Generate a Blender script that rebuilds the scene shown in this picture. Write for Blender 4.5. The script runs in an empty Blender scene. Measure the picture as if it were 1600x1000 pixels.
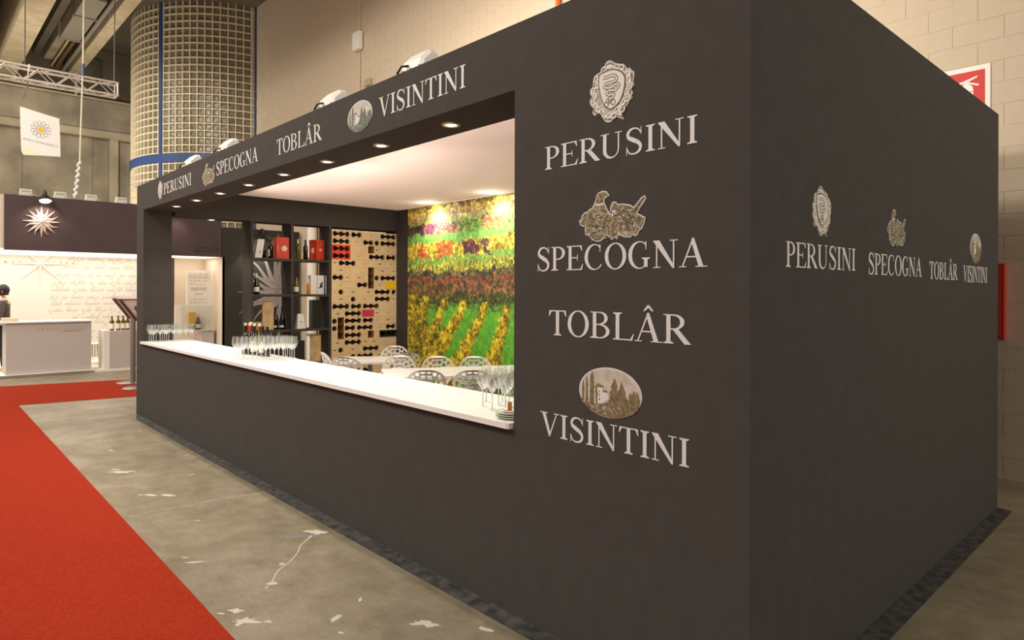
import bpy, bmesh, math, random
import numpy as np
from mathutils import Vector, Matrix
from mathutils.geometry import tessellate_polygon
random.seed(7)
PI = math.pi
sc = bpy.context.scene
COL = sc.collection

# ------------------------------------------------------------------ camera, world, hall lamps, exposure
CAM_C = Vector((1.224, -2.3535, 1.7))
YAW, ROLL, FPX = 0.825, 0.0032, 1033.24
fw = Vector((-math.sin(YAW), math.cos(YAW), 0))
r0 = Vector((math.cos(YAW), math.sin(YAW), 0))
u0 = Vector((0, 0, 1))
rt = r0 * math.cos(ROLL) + u0 * math.sin(ROLL)
up = -r0 * math.sin(ROLL) + u0 * math.cos(ROLL)
cam_d = bpy.data.cameras.new('camera')
cam = bpy.data.objects.new('camera', cam_d); COL.objects.link(cam)
M3 = Matrix((rt, up, -fw)).transposed()
cam.matrix_world = Matrix.Translation(CAM_C) @ M3.to_4x4()
cam_d.sensor_width = 36.0
cam_d.lens = 36.0 * FPX / 1600.0
cam_d.shift_y = -(500 - 453.0) / 1600.0
cam_d.clip_end = 200
sc.camera = cam

def project(p):
    d = Vector(p) - CAM_C
    z = d.dot(fw)
    return 800 + FPX * d.dot(rt) / z, 453.0 - FPX * d.dot(up) / z, z

sc.view_settings.view_transform = 'Standard'
sc.view_settings.look = 'None'
sc.view_settings.gamma = 1.0
sc.view_settings.use_curve_mapping = False
sc.view_settings.exposure = 0.0

w = bpy.data.worlds.new('hall_air'); sc.world = w; w.use_nodes = True
w.node_tree.nodes['Background'].inputs[0].default_value = (1.0, 0.95, 0.88, 1)
w.node_tree.nodes['Background'].inputs[1].default_value = 0.42

def light(name, kind, loc, energy, color=(1, .93, .82), target=None, size=1.0, size_y=None, spot=None, blend=.5):
    d = bpy.data.lights.new(name, kind); d.energy = energy; d.color = color
    if kind == 'AREA':
        d.size = size
        if size_y: d.shape = 'RECTANGLE'; d.size_y = size_y
    elif kind == 'SPOT':
        d.spot_size = spot; d.spot_blend = blend; d.shadow_soft_size = size
    else:
        d.shadow_soft_size = size
    o = bpy.data.objects.new(name, d); COL.objects.link(o); o.location = loc
    if target is not None:
        o.rotation_euler = (Vector(target) - Vector(loc)).to_track_quat('-Z', 'Y').to_euler()
    return o

WARM = (1.0, .93, .83)
# overhead hall lamps along the aisle, plus an added side light
light('hall_light', 'AREA', (-7.5, -6.0, 9.2), 1020, WARM, (-7.0, -2.0, 0), 2.2)
light('hall_light', 'AREA', (-12.5, -3.5, 9.2), 450, WARM, (-12, -1, 0), 2.2)
light('hall_light', 'AREA', (-1.5, -7.5, 9.2), 470, WARM, (-3, -2, 0), 2.2)
light('flood_upwards', 'AREA', (-18.6, .3, 3.85), 150, WARM, (-21, .7, 8.4), .8)
light('hall_light', 'AREA', (-18.5, -6.0, 9.0), 300, WARM, (-24, 0, 5), 2.0)
light('hall_light', 'AREA', (8.5, 4.2, 5.4), 380, WARM, (0, 1.8, 2.0), 1.6)  # unseen side light, added to brighten the stand's side wall

# ------------------------------------------------------------------ materials
def lin(c):
    r = []
    for v in c:
        v /= 255.0
        r.append(v / 12.92 if v <= .04045 else ((v + .055) / 1.055) ** 2.4)
    return (*r, 1.0)

def mat(name, rgb, rough=.6, metal=0.0, var=0.0, scale=8.0, rgb2=None, bump=0.0, bscale=60.0, spec=.5, emit=None, estr=0.0, trans=0.0, coat=0.0):
    m = bpy.data.materials.new(name); m.use_nodes = True
    nt = m.node_tree; b = nt.nodes['Principled BSDF']
    b.inputs['Base Color'].default_value = lin(rgb)
    b.inputs['Roughness'].default_value = rough
    b.inputs['Metallic'].default_value = metal
    b.inputs['Specular IOR Level'].default_value = spec
    if coat: b.inputs['Coat Weight'].default_value = coat
    tc = nt.nodes.new('ShaderNodeTexCoord')
    if var or rgb2:
        n = nt.nodes.new('ShaderNodeTexNoise'); n.inputs['Scale'].default_value = scale
        n.inputs['Detail'].default_value = 5
        nt.links.new(tc.outputs['Object'], n.inputs['Vector'])
        mx = nt.nodes.new('ShaderNodeValToRGB')
        c1 = rgb; c2 = rgb2 if rgb2 else tuple(min(255, v * (1 + var)) for v in rgb)
        if not rgb2: c1 = tuple(v * (1 - var) for v in rgb)
        mx.color_ramp.elements[0].position = .35; mx.color_ramp.elements[1].position = .65
        mx.color_ramp.elements[0].color = lin(c1); mx.color_ramp.elements[1].color = lin(c2)
        nt.links.new(n.outputs['Fac'], mx.inputs['Fac'])
        nt.links.new(mx.outputs['Color'], b.inputs['Base Color'])
    if bump:
        n2 = nt.nodes.new('ShaderNodeTexNoise'); n2.inputs['Scale'].default_value = bscale
        nt.links.new(tc.outputs['Object'], n2.inputs['Vector'])
        bp = nt.nodes.new('ShaderNodeBump'); bp.inputs['Strength'].default_value = bump; bp.inputs['Distance'].default_value = .01
        nt.links.new(n2.outputs['Fac'], bp.inputs['Height'])
        nt.links.new(bp.outputs['Normal'], b.inputs['Normal'])
    if emit:
        b.inputs['Emission Color'].default_value = lin(emit); b.inputs['Emission Strength'].default_value = estr
    return m

def thin_glass(name, tint=(250, 252, 250), base=.06, refr_mix=.05):
    m = bpy.data.materials.new(name); m.use_nodes = True
    nt = m.node_tree; nt.nodes.remove(nt.nodes['Principled BSDF'])
    out = nt.nodes['Material Output']
    tr = nt.nodes.new('ShaderNodeBsdfTransparent'); tr.inputs[0].default_value = lin(tint)
    gl = nt.nodes.new('ShaderNodeBsdfGlossy'); gl.inputs['Roughness'].default_value = .06
    gl.inputs['Color'].default_value = (1, 1, 1, 1)
    lw = nt.nodes.new('ShaderNodeLayerWeight'); lw.inputs[0].default_value = .32
    mp = nt.nodes.new('ShaderNodeMapRange'); mp.inputs['To Min'].default_value = base; mp.inputs['To Max'].default_value = .75
    nt.links.new(lw.outputs['Facing'], mp.inputs['Value'])
    mx = nt.nodes.new('ShaderNodeMixShader')
    nt.links.new(mp.outputs['Result'], mx.inputs[0]); nt.links.new(tr.outputs[0], mx.inputs[1]); nt.links.new(gl.outputs[0], mx.inputs[2])
    df = nt.nodes.new('ShaderNodeBsdfTranslucent'); df.inputs[0].default_value = (.95, .95, .93, 1)
    d2 = nt.nodes.new('ShaderNodeBsdfDiffuse'); d2.inputs[0].default_value = (.95, .95, .93, 1)
    ad = nt.nodes.new('ShaderNodeMixShader'); ad.inputs[0].default_value = .5
    nt.links.new(df.outputs[0], ad.inputs[1]); nt.links.new(d2.outputs[0], ad.inputs[2])
    m2 = nt.nodes.new('ShaderNodeMixShader'); m2.inputs[0].default_value = refr_mix  # white mix stands in for the pale bar refracted through the glass
    nt.links.new(mx.outputs[0], m2.inputs[1]); nt.links.new(ad.outputs[0], m2.inputs[2])
    nt.links.new(m2.outputs[0], out.inputs['Surface'])
    return m

CHAR = mat('charcoal_cloth', (70, 66, 62), .92, var=.025, scale=9, bump=.15, bscale=500, spec=.15)
WHITE_TOP = mat('white_laminate', (228, 225, 219), .28)
VINYL = mat('white_vinyl', (214, 212, 208), .55)
SILVER = mat('crest_silver', (150, 143, 130), .6, rgb2=(196, 188, 175), scale=40)
CRESTL = mat('crest_light', (218, 211, 199), .6)
DARKINK = mat('dark_ink', (92, 82, 64), .7)
BIRDB = mat('feather_brown', (84, 72, 48), .8, rgb2=(168, 154, 122), scale=70)
SKYINK = mat('engraving_paper', (205, 196, 182), .7, rgb2=(186, 176, 160), scale=30)
INK = mat('engraving_ink', (98, 80, 52), .8, rgb2=(140, 122, 92), scale=60)
INKG = mat('engraving_green_ink', (74, 82, 70), .8, rgb2=(120, 128, 112), scale=60)
BLACK = mat('black_plastic', (22, 21, 20), .45)
STRIPDK = mat('dark_edge_strip', (58, 56, 52), .85, var=.35, scale=14)
METAL = mat('brushed_metal', (150, 145, 138), .35, metal=.9)
ALU = mat('truss_aluminium', (205, 196, 182), .4, metal=.35)
FLOODW = mat('white_lamp_housing', (232, 226, 216), .45)
CHAIRW = mat('white_chair_plastic', (226, 219, 211), .4)
WOOD = mat('birch_plywood', (230, 202, 158), .6, rgb2=(220, 190, 144), scale=6)
LOGOB = mat('burnt_logo', (128, 92, 58), .7)
WOOD_DK = mat('birch_darkened', (176, 132, 84), .7)  # darkened birch: shade of crate holes put in the colour; also small pine parts
PINE = mat('pine_box', (214, 184, 138), .6, rgb2=(190, 152, 104), scale=9)
REDBOX = mat('red_card', (196, 54, 26), .5)
REDCRATE = mat('red_paint', (224, 62, 32), .5)
YELCRATE = mat('yellow_paint', (238, 196, 20), .5)
PINKCRATE = mat('pink_paint', (206, 54, 92), .5)
BLKCRATE = mat('black_paint', (34, 33, 32), .5)
CARDW = mat('white_card', (232, 228, 222), .6)
BOTDK = mat('dark_bottle_glass', (16, 15, 12), .08, spec=.6)
BOTOL = mat('olive_bottle_glass', (88, 74, 14), .08, spec=.6)
BOTGD = mat('golden_bottle_glass', (214, 140, 22), .12, spec=.6)
CORK = mat('cork', (224, 184, 132), .8)
CORKP = mat('pale_cork', (240, 220, 180), .8)
REDCAP = mat('red_capsule', (196, 40, 28), .4)
LABELC = mat('cream_label', (236, 226, 200), .6)
GLASS = thin_glass('clear_glass')
STEMB = thin_glass('bowl_foot_glass', (246, 248, 246), .10, .18)
STEM = thin_glass('stem_glass', (240, 242, 240), .22, .30)
LAMPON = mat('lit_lamp', (255, 240, 215), .4, emit=(255, 236, 205), estr=14)
SILVERRIM = mat('lamp_rim', (206, 196, 180), .3, metal=.7)
CARPET = mat('red_carpet', (160, 52, 31), .98, rgb2=(146, 44, 26), scale=60, bump=.5, bscale=400, spec=.05)
BEAMC = mat('pale_concrete', (196, 178, 144), .8, var=.06, scale=3)
CONC = mat('grey_concrete', (150, 138, 116), .85, var=.12, scale=1.2)
CONCD = mat('dark_concrete', (96, 86, 68), .9, var=.12, scale=1.0)
CONCL = mat('light_concrete', (176, 162, 134), .85, var=.08, scale=1.2)
DUCT = mat('duct_metal', (146, 138, 122), .5)
RUST = mat('rusty_pipe', (122, 82, 50), .7)
BLOCKP = mat('painted_block', (200, 182, 156), .8, var=.03, scale=1.5, bump=.25, bscale=90)
BLUE = mat('blue_frame', (50, 74, 122), .45)
GROUT = mat('cream_grout', (218, 203, 172), .7)
GBLOCK = mat('glass_block', (104, 97, 78), .12, rgb2=(134, 126, 104), scale=14, bump=.8, bscale=28, spec=.7)
MAROON = mat('maroon_board', (72, 58, 58), .75, var=.04, scale=2)
NWHITE = mat('stand_white', (236, 230, 220), .6)
NGREY = mat('stand_grey_white', (190, 181, 174), .6)
NBEIGE = mat('stand_beige', (206, 190, 170), .7)
NSCRIPT = mat('script_ink', (204, 190, 168), .7)
NTEXT = mat('letter_ink', (120, 104, 86), .7)
STARW = mat('star_white', (236, 222, 212), .6)
STARG = mat('star_grey', (150, 142, 138), .8)
STARG2 = mat('star_grey_edge', (104, 98, 94), .8)
PANELD = mat('dark_panel', (50, 48, 42), .85)
SKIN = mat('skin', (214, 168, 136), .55)
HAIR = mat('dark_hair', (34, 26, 22), .5, var=.3, scale=40)
TOPG = mat('grey_knit', (84, 76, 72), .9, var=.08, scale=30)
TROUSER = mat('black_trousers', (30, 28, 28), .9)
SIGNR = mat('sign_red', (200, 36, 18), .5)
SIGNW = mat('sign_white', (236, 228, 218), .5)
CABR = mat('red_cabinet', (172, 46, 26), .45)
ORANGE = mat('orange_pipe', (222, 98, 30), .5)
YELLOW = mat('daisy_yellow', (240, 180, 20), .6)
GREYLINE = mat('grey_print', (130, 124, 120), .7)
TANCARD = mat('tan_card', (176, 122, 66), .7)
PLATEG = mat('greenish_glass_plate', (200, 204, 190), .15)
RAILG = mat('grey_rail', (112, 104, 98), .5)
RAILL = mat('light_rail', (168, 160, 152), .45)
ROPE = mat('white_rope', (220, 210, 190), .7)
GOLDBOX = mat('gold_box', (230, 180, 60), .5)
PATCH = mat('white_paint_spill', (186, 178, 162), .7)
PATCHB = mat('bluish_stain', (120, 118, 118), .7)

def floor_mat():
    m = mat('worn_concrete', (160, 148, 124), .42, spec=.5)
    nt = m.node_tree; b = nt.nodes['Principled BSDF']
    tc = nt.nodes.new('ShaderNodeTexCoord')
    def noise(scale, det, rough=.6):
        n = nt.nodes.new('ShaderNodeTexNoise'); n.inputs['Scale'].default_value = scale; n.inputs['Detail'].default_value = det
        n.inputs['Roughness'].default_value = rough
        nt.links.new(tc.outputs['Object'], n.inputs['Vector']); return n
    def ramp(src, stops):
        r = nt.nodes.new('ShaderNodeValToRGB'); cr = r.color_ramp
        while len(cr.elements) < len(stops): cr.elements.new(.5)
        for e, (p, c) in zip(cr.elements, stops): e.position = p; e.color = c
        nt.links.new(src, r.inputs['Fac']); return r
    def mix(a, bcol, fac, typ='MIX'):
        x = nt.nodes.new('ShaderNodeMix'); x.data_type = 'RGBA'; x.blend_type = typ
        if isinstance(fac, float): x.inputs[0].default_value = fac
        else: nt.links.new(fac, x.inputs[0])
        nt.links.new(a, x.inputs[6])
        if isinstance(bcol, tuple): x.inputs[7].default_value = bcol
        else: nt.links.new(bcol, x.inputs[7])
        return x.outputs[2]
    base = ramp(noise(.9, 8).outputs['Fac'], [(.25, lin((122, 111, 92))), (.5, lin((138, 126, 105))), (.75, lin((154, 141, 119)))])
    fine = ramp(noise(5, 10, .7).outputs['Fac'], [(.3, lin((196, 190, 180))), (.6, lin((255, 255, 255)))])
    c = mix(base.outputs[0], fine.outputs[0], .8, 'MULTIPLY')
    specks = ramp(noise(16, 6, .75).outputs['Fac'], [(.69, (0, 0, 0, 1)), (.74, (.8, .8, .8, 1))])
    c = mix(c, lin((214, 206, 188)), specks.outputs[0])
    dark = ramp(noise(2.6, 12, .8).outputs['Fac'], [(.62, (0, 0, 0, 1)), (.72, (.6, .6, .6, 1))])
    c = mix(c, lin((92, 80, 62)), dark.outputs[0])
    mp = nt.nodes.new('ShaderNodeMapping'); mp.inputs['Scale'].default_value = (9, 60, 1); mp.inputs['Rotation'].default_value = (0, 0, .5)
    nt.links.new(tc.outputs['Object'], mp.inputs['Vector'])
    ns_ = noise(1.0, 8, .7); nt.links.new(mp.outputs[0], ns_.inputs['Vector'])
    scr = ramp(ns_.outputs['Fac'], [(.30, lin((206, 198, 186))), (.5, lin((255, 255, 255))), (.74, lin((255, 255, 255)))])
    c = mix(c, scr.outputs[0], .55, 'MULTIPLY')
    grit = ramp(noise(42, 8, .8).outputs['Fac'], [(.28, lin((190, 182, 170))), (.45, lin((255, 255, 255)))])
    c = mix(c, grit.outputs[0], .6, 'MULTIPLY')
    nt.links.new(c, b.inputs['Base Color'])
    rr = ramp(noise(1.6, 5).outputs['Fac'], [(.3, (.3, .3, .3, 1)), (.7, (.6, .6, .6, 1))])
    nt.links.new(rr.outputs[0], b.inputs['Roughness'])
    return m
FLOOR = floor_mat()

def fabric_mat(fac=.45):
    m = bpy.data.materials.new('white_stretch_fabric'); m.use_nodes = True
    nt = m.node_tree; b = nt.nodes['Principled BSDF']
    b.inputs['Base Color'].default_value = lin((232, 224, 220)); b.inputs['Roughness'].default_value = .8
    t = nt.nodes.new('ShaderNodeBsdfTranslucent'); t.inputs[0].default_value = lin((236, 224, 218))
    mx = nt.nodes.new('ShaderNodeMixShader'); mx.inputs[0].default_value = fac
    out = nt.nodes['Material Output']
    nt.links.new(b.outputs[0], mx.inputs[1]); nt.links.new(t.outputs[0], mx.inputs[2]); nt.links.new(mx.outputs[0], out.inputs['Surface'])
    return m
FABRIC = fabric_mat()
BOARDM = fabric_mat(.85); BOARDM.name = 'translucent_board'

# ------------------------------------------------------------------ mesh builder
class MB:
    def __init__(s): s.v = []; s.f = []; s.m = []; s.cur = 0
    def add(s, vs, fs):
        o = len(s.v); s.v += [tuple(v) for v in vs]
        for f in fs: s.f.append(tuple(i + o for i in f)); s.m.append(s.cur)
        return s
    def box(s, x0, x1, y0, y1, z0, z1):
        x0, x1 = min(x0, x1), max(x0, x1); y0, y1 = min(y0, y1), max(y0, y1); z0, z1 = min(z0, z1), max(z0, z1)
        v = [(x0,y0,z0),(x1,y0,z0),(x1,y1,z0),(x0,y1,z0),(x0,y0,z1),(x1,y0,z1),(x1,y1,z1),(x0,y1,z1)]
        return s.add(v, [(0,3,2,1),(4,5,6,7),(0,1,5,4),(1,2,6,5),(2,3,7,6),(3,0,4,7)])
    def tube(s, pts, r, n=8, cap=True):
        pts = [Vector(p) for p in pts]; rs = r if isinstance(r, (list, tuple)) else [r] * len(pts)
        ring = []; nrm = None
        for i, p in enumerate(pts):
            d = (pts[min(i + 1, len(pts) - 1)] - pts[max(i - 1, 0)]).normalized()
            if nrm is None:
                nrm = d.orthogonal().normalized()
            else:
                nrm = (nrm - d * nrm.dot(d)); nrm = nrm.normalized() if nrm.length > 1e-6 else d.orthogonal().normalized()
            b = d.cross(nrm)
            ring.append([p + (nrm * math.cos(2*PI*k/n) + b * math.sin(2*PI*k/n)) * rs[i] for k in range(n)])
        vs = [v for q in ring for v in q]; fs = []
        for i in range(len(pts) - 1):
            for k in range(n):
                a = i*n + k; c = i*n + (k+1) % n
                fs.append((a, c, c + n, a + n))
        if cap: fs.append(tuple(range(n))[::-1]); fs.append(tuple((len(pts)-1)*n + k for k in range(n)))
        return s.add(vs, fs)
    def lathe(s, prof, n=16, c=(0,0,0), cap=False):
        vs = []; fs = []
        for (r, z) in prof:
            for k in range(n): vs.append((c[0] + r*math.cos(2*PI*k/n), c[1] + r*math.sin(2*PI*k/n), c[2] + z))
        for i in range(len(prof) - 1):
            for k in range(n):
                a = i*n+k; d = i*n+(k+1)%n
                fs.append((a, d, d+n, a+n))
        if cap: fs.append(tuple(range(n))[::-1]); fs.append(tuple((len(prof)-1)*n+k for k in range(n)))
        return s.add(vs, fs)
    def plate(s, outer, holes, fmap, th):
        """2-D outline with holes, thickness th, placed by fmap(u, v, d)."""
        loops = [outer] + list(holes)
        tri = tessellate_polygon([[Vector((p[0], p[1], 0)) for p in L] for L in loops])
        flat = [p for L in loops for p in L]; n = len(flat)
        vs = [fmap(p[0], p[1], 0) for p in flat] + [fmap(p[0], p[1], th) for p in flat]
        fs = []
        for t in tri:
            a, b, c = (flat[i] for i in t)
            if (b[0]-a[0])*(c[1]-a[1]) - (b[1]-a[1])*(c[0]-a[0]) < 0: t = t[::-1]
            fs.append(tuple(t)); fs.append(tuple(i + n for i in t[::-1]))
        o = 0
        for L in loops:
            k = len(L)
            for i in range(k):
                a, b = o + i, o + (i+1) % k
                fs.append((a, a + n, b + n, b))
            o += k
        return s.add(vs, fs)
    def build(s, name, mats, parent=None, loc=(0,0,0), rz=0.0, smooth=None):
        me = bpy.data.meshes.new(name); me.from_pydata(s.v, [], s.f)
        if not isinstance(mats, (list, tuple)): mats = [mats]
        for m in mats: me.materials.append(m)
        if len(mats) > 1: me.polygons.foreach_set('material_index', s.m)
        bm = bmesh.new(); bm.from_mesh(me); bmesh.ops.recalc_face_normals(bm, faces=bm.faces); bm.to_mesh(me); bm.free()
        if smooth is not None:
            me.polygons.foreach_set('use_smooth', [True] * len(me.polygons)); me.set_sharp_from_angle(angle=math.radians(smooth))
        me.update()
        o = bpy.data.objects.new(name, me); COL.objects.link(o)
        o.location = loc; o.rotation_euler = (0, 0, rz)
        if parent is not None: o.parent = parent
        return o

def tag(o, label=None, cat=None, group=None, kind=None):
    if label: o['label'] = label
    if cat: o['category'] = cat
    if group: o['group'] = group
    if kind: o['kind'] = kind
    return o
def thing(name, label, cat, loc=(0,0,0), rz=0.0, group=None):
    o = bpy.data.objects.new(name, None); COL.objects.link(o); o.empty_display_size = .1
    o.location = loc; o.rotation_euler = (0, 0, rz)
    return tag(o, label, cat, group)
def box(name, m, b, parent=None, **k): return MB().box(*b).build(name, m, parent, **k)
def copy_tree(o, parent=None, loc=None, rz=None, label=None, group=None):
    c = o.copy(); COL.objects.link(c)
    if parent is not None: c.parent = parent
    for ch in list(o.children): copy_tree(ch, c)
    if loc is not None: c.location = loc
    if rz is not None: c.rotation_euler = (0, 0, rz)
    if label: c['label'] = label
    if group: c['group'] = group
    return c

# ------------------------------------------------------------------ flat print helpers (letters, emblems)
def arc(cx, cy, rx, ry, a0, a1, n):
    return [(cx + rx*math.cos(math.radians(a0 + (a1-a0)*i/n)), cy + ry*math.sin(math.radians(a0 + (a1-a0)*i/n))) for i in range(n+1)]
def strip(A, B): return [[A[i], A[i+1], B[i+1], B[i]] for i in range(len(A)-1)]
def ribbon(pts, ws):
    if not isinstance(ws, (list, tuple)): ws = [ws]*len(pts)
    L, R = [], []
    for i, p in enumerate(pts):
        a = pts[max(i-1, 0)]; b = pts[min(i+1, len(pts)-1)]
        dx, dy = b[0]-a[0], b[1]-a[1]; l = math.hypot(dx, dy) or 1
        nx, ny = -dy/l*ws[i]/2, dx/l*ws[i]/2
        L.append((p[0]+nx, p[1]+ny)); R.append((p[0]-nx, p[1]-ny))
    return strip(L, R)
def smooth_pts(P, k=5, closed=False):
    out = []; n = len(P); rng = range(n if closed else n-1)
    for i in rng:
        if closed: p0, p1, p2, p3 = P[i-1], P[i], P[(i+1) % n], P[(i+2) % n]
        else: p0, p1, p2, p3 = P[max(i-1,0)], P[i], P[i+1], P[min(i+2,n-1)]
        for j in range(k):
            t = j/k; q = []
            for a in range(len(P[0])):
                q.append(.5*((2*p1[a]) + (-p0[a]+p2[a])*t + (2*p0[a]-5*p1[a]+4*p2[a]-p3[a])*t*t + (-p0[a]+3*p1[a]-3*p2[a]+p3[a])*t**3))
            out.append(tuple(q))
    if not closed: out.append(tuple(P[-1]))
    return out
TK, TN = .155, .05
def stem(x, wd, y0=0, y1=1, bot=True, top=True, e=.11):
    P = [[(x, y0), (x+wd, y0), (x+wd, y1), (x, y1)]]
    if bot: P.append([(x-e, y0), (x+wd+e, y0), (x+wd+e, y0+.03), (x+wd, y0+.08), (x, y0+.08), (x-e, y0+.03)])
    if top: P.append([(x-e, y1-.03), (x, y1-.08), (x+wd, y1-.08), (x+wd+e, y1-.03), (x+wd+e, y1), (x-e, y1)])
    return P
def serif(x0, x1, y): return [[(x0, y), (x1, y), (x1, y+.035), (x0, y+.035)]]
def bowl(cx, cy, rx, ry, th, tn, a0=-90, a1=90, n=12):
    return strip(arc(cx, cy, rx, ry, a0, a1, n), arc(cx, cy, rx-th, ry-tn, a0, a1, n))
def letter_bowl(x, y0, y1, rx, tk=TK):
    cy, ry = (y0+y1)/2, (y1-y0)/2
    return bowl(x, cy, rx, ry, tk, .05) 
def G_(ch):
    if ch == 'I': return stem(.17, TK), .50
    if ch in 'PRBD':
        P = stem(.14, TK, bot=True, top=False) + [[(.03, .965), (.4, .965), (.4, 1), (.03, 1)]]
        if ch == 'P': P += letter_bowl(.38, .45, 1, .40) + [[(.28, .45), (.4, .45), (.4, .5), (.28, .5)], [(.28,.95),(.4,.95),(.4,1),(.28,1)]]; return P, .84
        if ch == 'R':
            P += letter_bowl(.40, .47, 1, .40) + [[(.28, .47), (.42, .47), (.42, .52), (.28, .52)], [(.28,.95),(.4,.95),(.4,1),(.28,1)]]
            P += [[(.36, .50), (.56, .52), (1.0, .035), (1.04, 0), (.80, 0)]]; return P, 1.0
        if ch == 'B':
            P += letter_bowl(.46, .52, 1, .34, .145) + letter_bowl(.46, 0, .54, .42, .155)
            P += [[(.28, .50), (.5, .50), (.5, .545), (.28, .545)], [(.28,.955),(.48,.955),(.48,1),(.28,1)], [(.03,0),(.48,0),(.48,.045),(.03,.045)]]; return P, 1.0
        P += letter_bowl(.45, 0, 1, .55) + [[(.28,.955),(.48,.955),(.48,1),(.28,1)], [(.03,0),(.48,0),(.48,.045),(.03,.045)]]; return P, 1.09
    if ch in 'EFL':
        P = stem(.14, TK, bot=(ch == 'F'), top=(ch == 'L'))
        if ch != 'L': P += [[(.03,.955),(.82,.955),(.82,1),(.03,1)], [(.72,.955),(.82,.955),(.845,.78),(.815,.78)]]
        if ch != 'L': P += [[(.28,.485),(.62,.485),(.62,.53),(.28,.53)], [(.585,.38),(.615,.38),(.615,.64),(.585,.64)]]
        if ch != 'F': P += [[(.03,0),(.84,0),(.84,.045),(.03,.045)], [(.74,.04),(.84,.04),(.90,.24),(.87,.24)]]
        return P, .92
    if ch == 'T':
        P = stem(.385, TK, top=False) + [[(.05,.955),(.875,.955),(.875,1),(.05,1)], [(.05,.955),(.16,.955),(.06,.76),(.03,.76)], [(.765,.955),(.875,.955),(.895,.76),(.865,.76)]]
        return P, .92
    if ch == 'H': return stem(.14, TK) + stem(.80, TK) + [[(.28,.48),(.82,.48),(.82,.53),(.28,.53)]], 1.09
    if ch == 'U':
        P = [[(.15,.34),(.305,.34),(.305,1),(.15,1)], [(.82,.34),(.875,.34),(.875,1),(.82,1)]] + serif(.03,.43,.965) + serif(.70,.99,.965)
        P += strip(arc(.5125,.34,.3625,.355,180,360,18), arc(.5625,.34,.2575,.29,180,360,18)); return P, 1.09
    if ch == 'N': 
        return [[(.16,0),(.215,0),(.215,1),(.16,1)], [(.85,0),(.905,0),(.905,1),(.85,1)], [(.03,1),(.30,1),(.905,.06),(.905,-.02),(.84,-.02)]] + serif(.04,.34,0) + serif(.72,1.04,.965), 1.09
    if ch == 'M':
        return [[(.16,0),(.215,0),(.215,1),(.16,1)], [(.12,1),(.33,1),(.68,.2),(.62,.02)], [(.60,.02),(.66,.02),(1.05,1),(.99,1)]] + stem(1.0, TK) + serif(.04,.34,0) + serif(.03,.3,.965), 1.34
    if ch in 'AÂ':
        P = [[(.10,0),(.155,0),(.56,.97),(.52,1.02),(.515,1.02)], [(.76,0),(.94,0),(.575,1.02),(.50,1.02),(.47,.90)], [(.26,.335),(.72,.335),(.72,.385),(.26,.385)]] + serif(.0,.29,0) + serif(.64,1.08,0)
        if ch == 'Â': P += [[(.34,1.08),(.42,1.08),(.545,1.20),(.545,1.29),(.51,1.29)], [(.75,1.08),(.67,1.08),(.545,1.20),(.545,1.29),(.58,1.29)]]
        return P, 1.09
    if ch == 'V':
        return [[(.14,1),(.32,1),(.60,.14),(.56,-.02),(.53,-.02)], [(.54,-.02),(.58,-.02),(.97,1),(.915,1),(.55,.1)]] + serif(.02,.45,.965) + serif(.78,1.08,.965), 1.09
    if ch == 'O':
        return strip(arc(.545,.5,.50,.52,0,360,36), arc(.545,.5,.335,.475,0,360,36)), 1.09
    if ch == 'C' or ch == 'G':
        P = strip(arc(.53,.5,.48,.52,48,318,30), arc(.57,.5,.355,.475,42,322,30)) + [[(.80,.70),(.835,.70),(.835,1.0),(.80,1.0)], [(.74,.92),(.80,.84),(.82,.72),(.83,.99)]]
        if ch == 'G': P += stem(.74, TK, .05, .40, False, True, .10); return P, 1.09
        P += [[(.85,.18),(.90,.20),(.88,.14),(.80,.06)]]
        return P, 1.0
    if ch == 'S':
        c = smooth_pts([(.70,.80),(.62,.92),(.45,.99),(.26,.95),(.16,.80),(.20,.66),(.40,.54),(.60,.42),(.70,.26),(.62,.08),(.42,.005),(.22,.06),(.12,.24)], 4)
        n = len(c); ws = []
        for i in range(n):
            t = i/(n-1); ws.append(.05 + .115*math.exp(-((t-.5)/.19)**2) + .03*math.exp(-((t-.27)/.08)**2) + .03*math.exp(-((t-.73)/.08)**2))
        return ribbon(c, ws) + [[(.705,.72),(.735,.72),(.735,1.02),(.705,1.02)], [(.10,-.02),(.13,-.02),(.13,.31),(.10,.31)]], .84
    if ch == "'": return [[(.08,1),(.2,1),(.16,.7),(.12,.7)]], .28
    return [], .4
def word_polys(txt, width, height, pitch=None, split=False):
    P = []; x = 0; gl = []
    for ch in txt:
        p, a = G_(ch); gl.append((p, a))
    nat = sum(a for _, a in gl)
    if pitch is None:
        sx = min(1.12, width/height/nat); gap = (width/height - nat*sx)/max(1, len(gl)-1)
    else: sx, gap = 1.0, pitch
    for p, a in gl:
        one = [[((x + u*sx)*height, v*height) for u, v in q] for q in p]
        if split: P.append(one)
        else: P += one
        x += a*sx + gap
    return P
PC = [0]
def prints(mb, polys, fm, th=.0015, base=.0005, stag=.00003):
    """each polygon becomes a thin cut-out lying on a surface; fm(u, v, d): d = distance in front of it"""
    for qi, q in enumerate(polys):
        PC[0] += 1; ad_ = stag*(PC[0] % 8)
        ar = sum(q[i][0]*q[(i+1)%len(q)][1] - q[(i+1)%len(q)][0]*q[i][1] for i in range(len(q)))
        if ar < 0: q = q[::-1]
        n = len(q)
        vs = [fm(u, v, base+th+ad_) for u, v in q] + [fm(u, v, base) for u, v in q]
        if n <= 4: fs = [tuple(range(n))]
        else:
            fs = [tuple(t) for t in tessellate_polygon([[Vector((u, v, 0)) for u, v in q]])]
        fs += [(i, i+n, (i+1) % n + n, (i+1) % n) for i in range(n)]
        mb.add(vs, fs)
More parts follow.
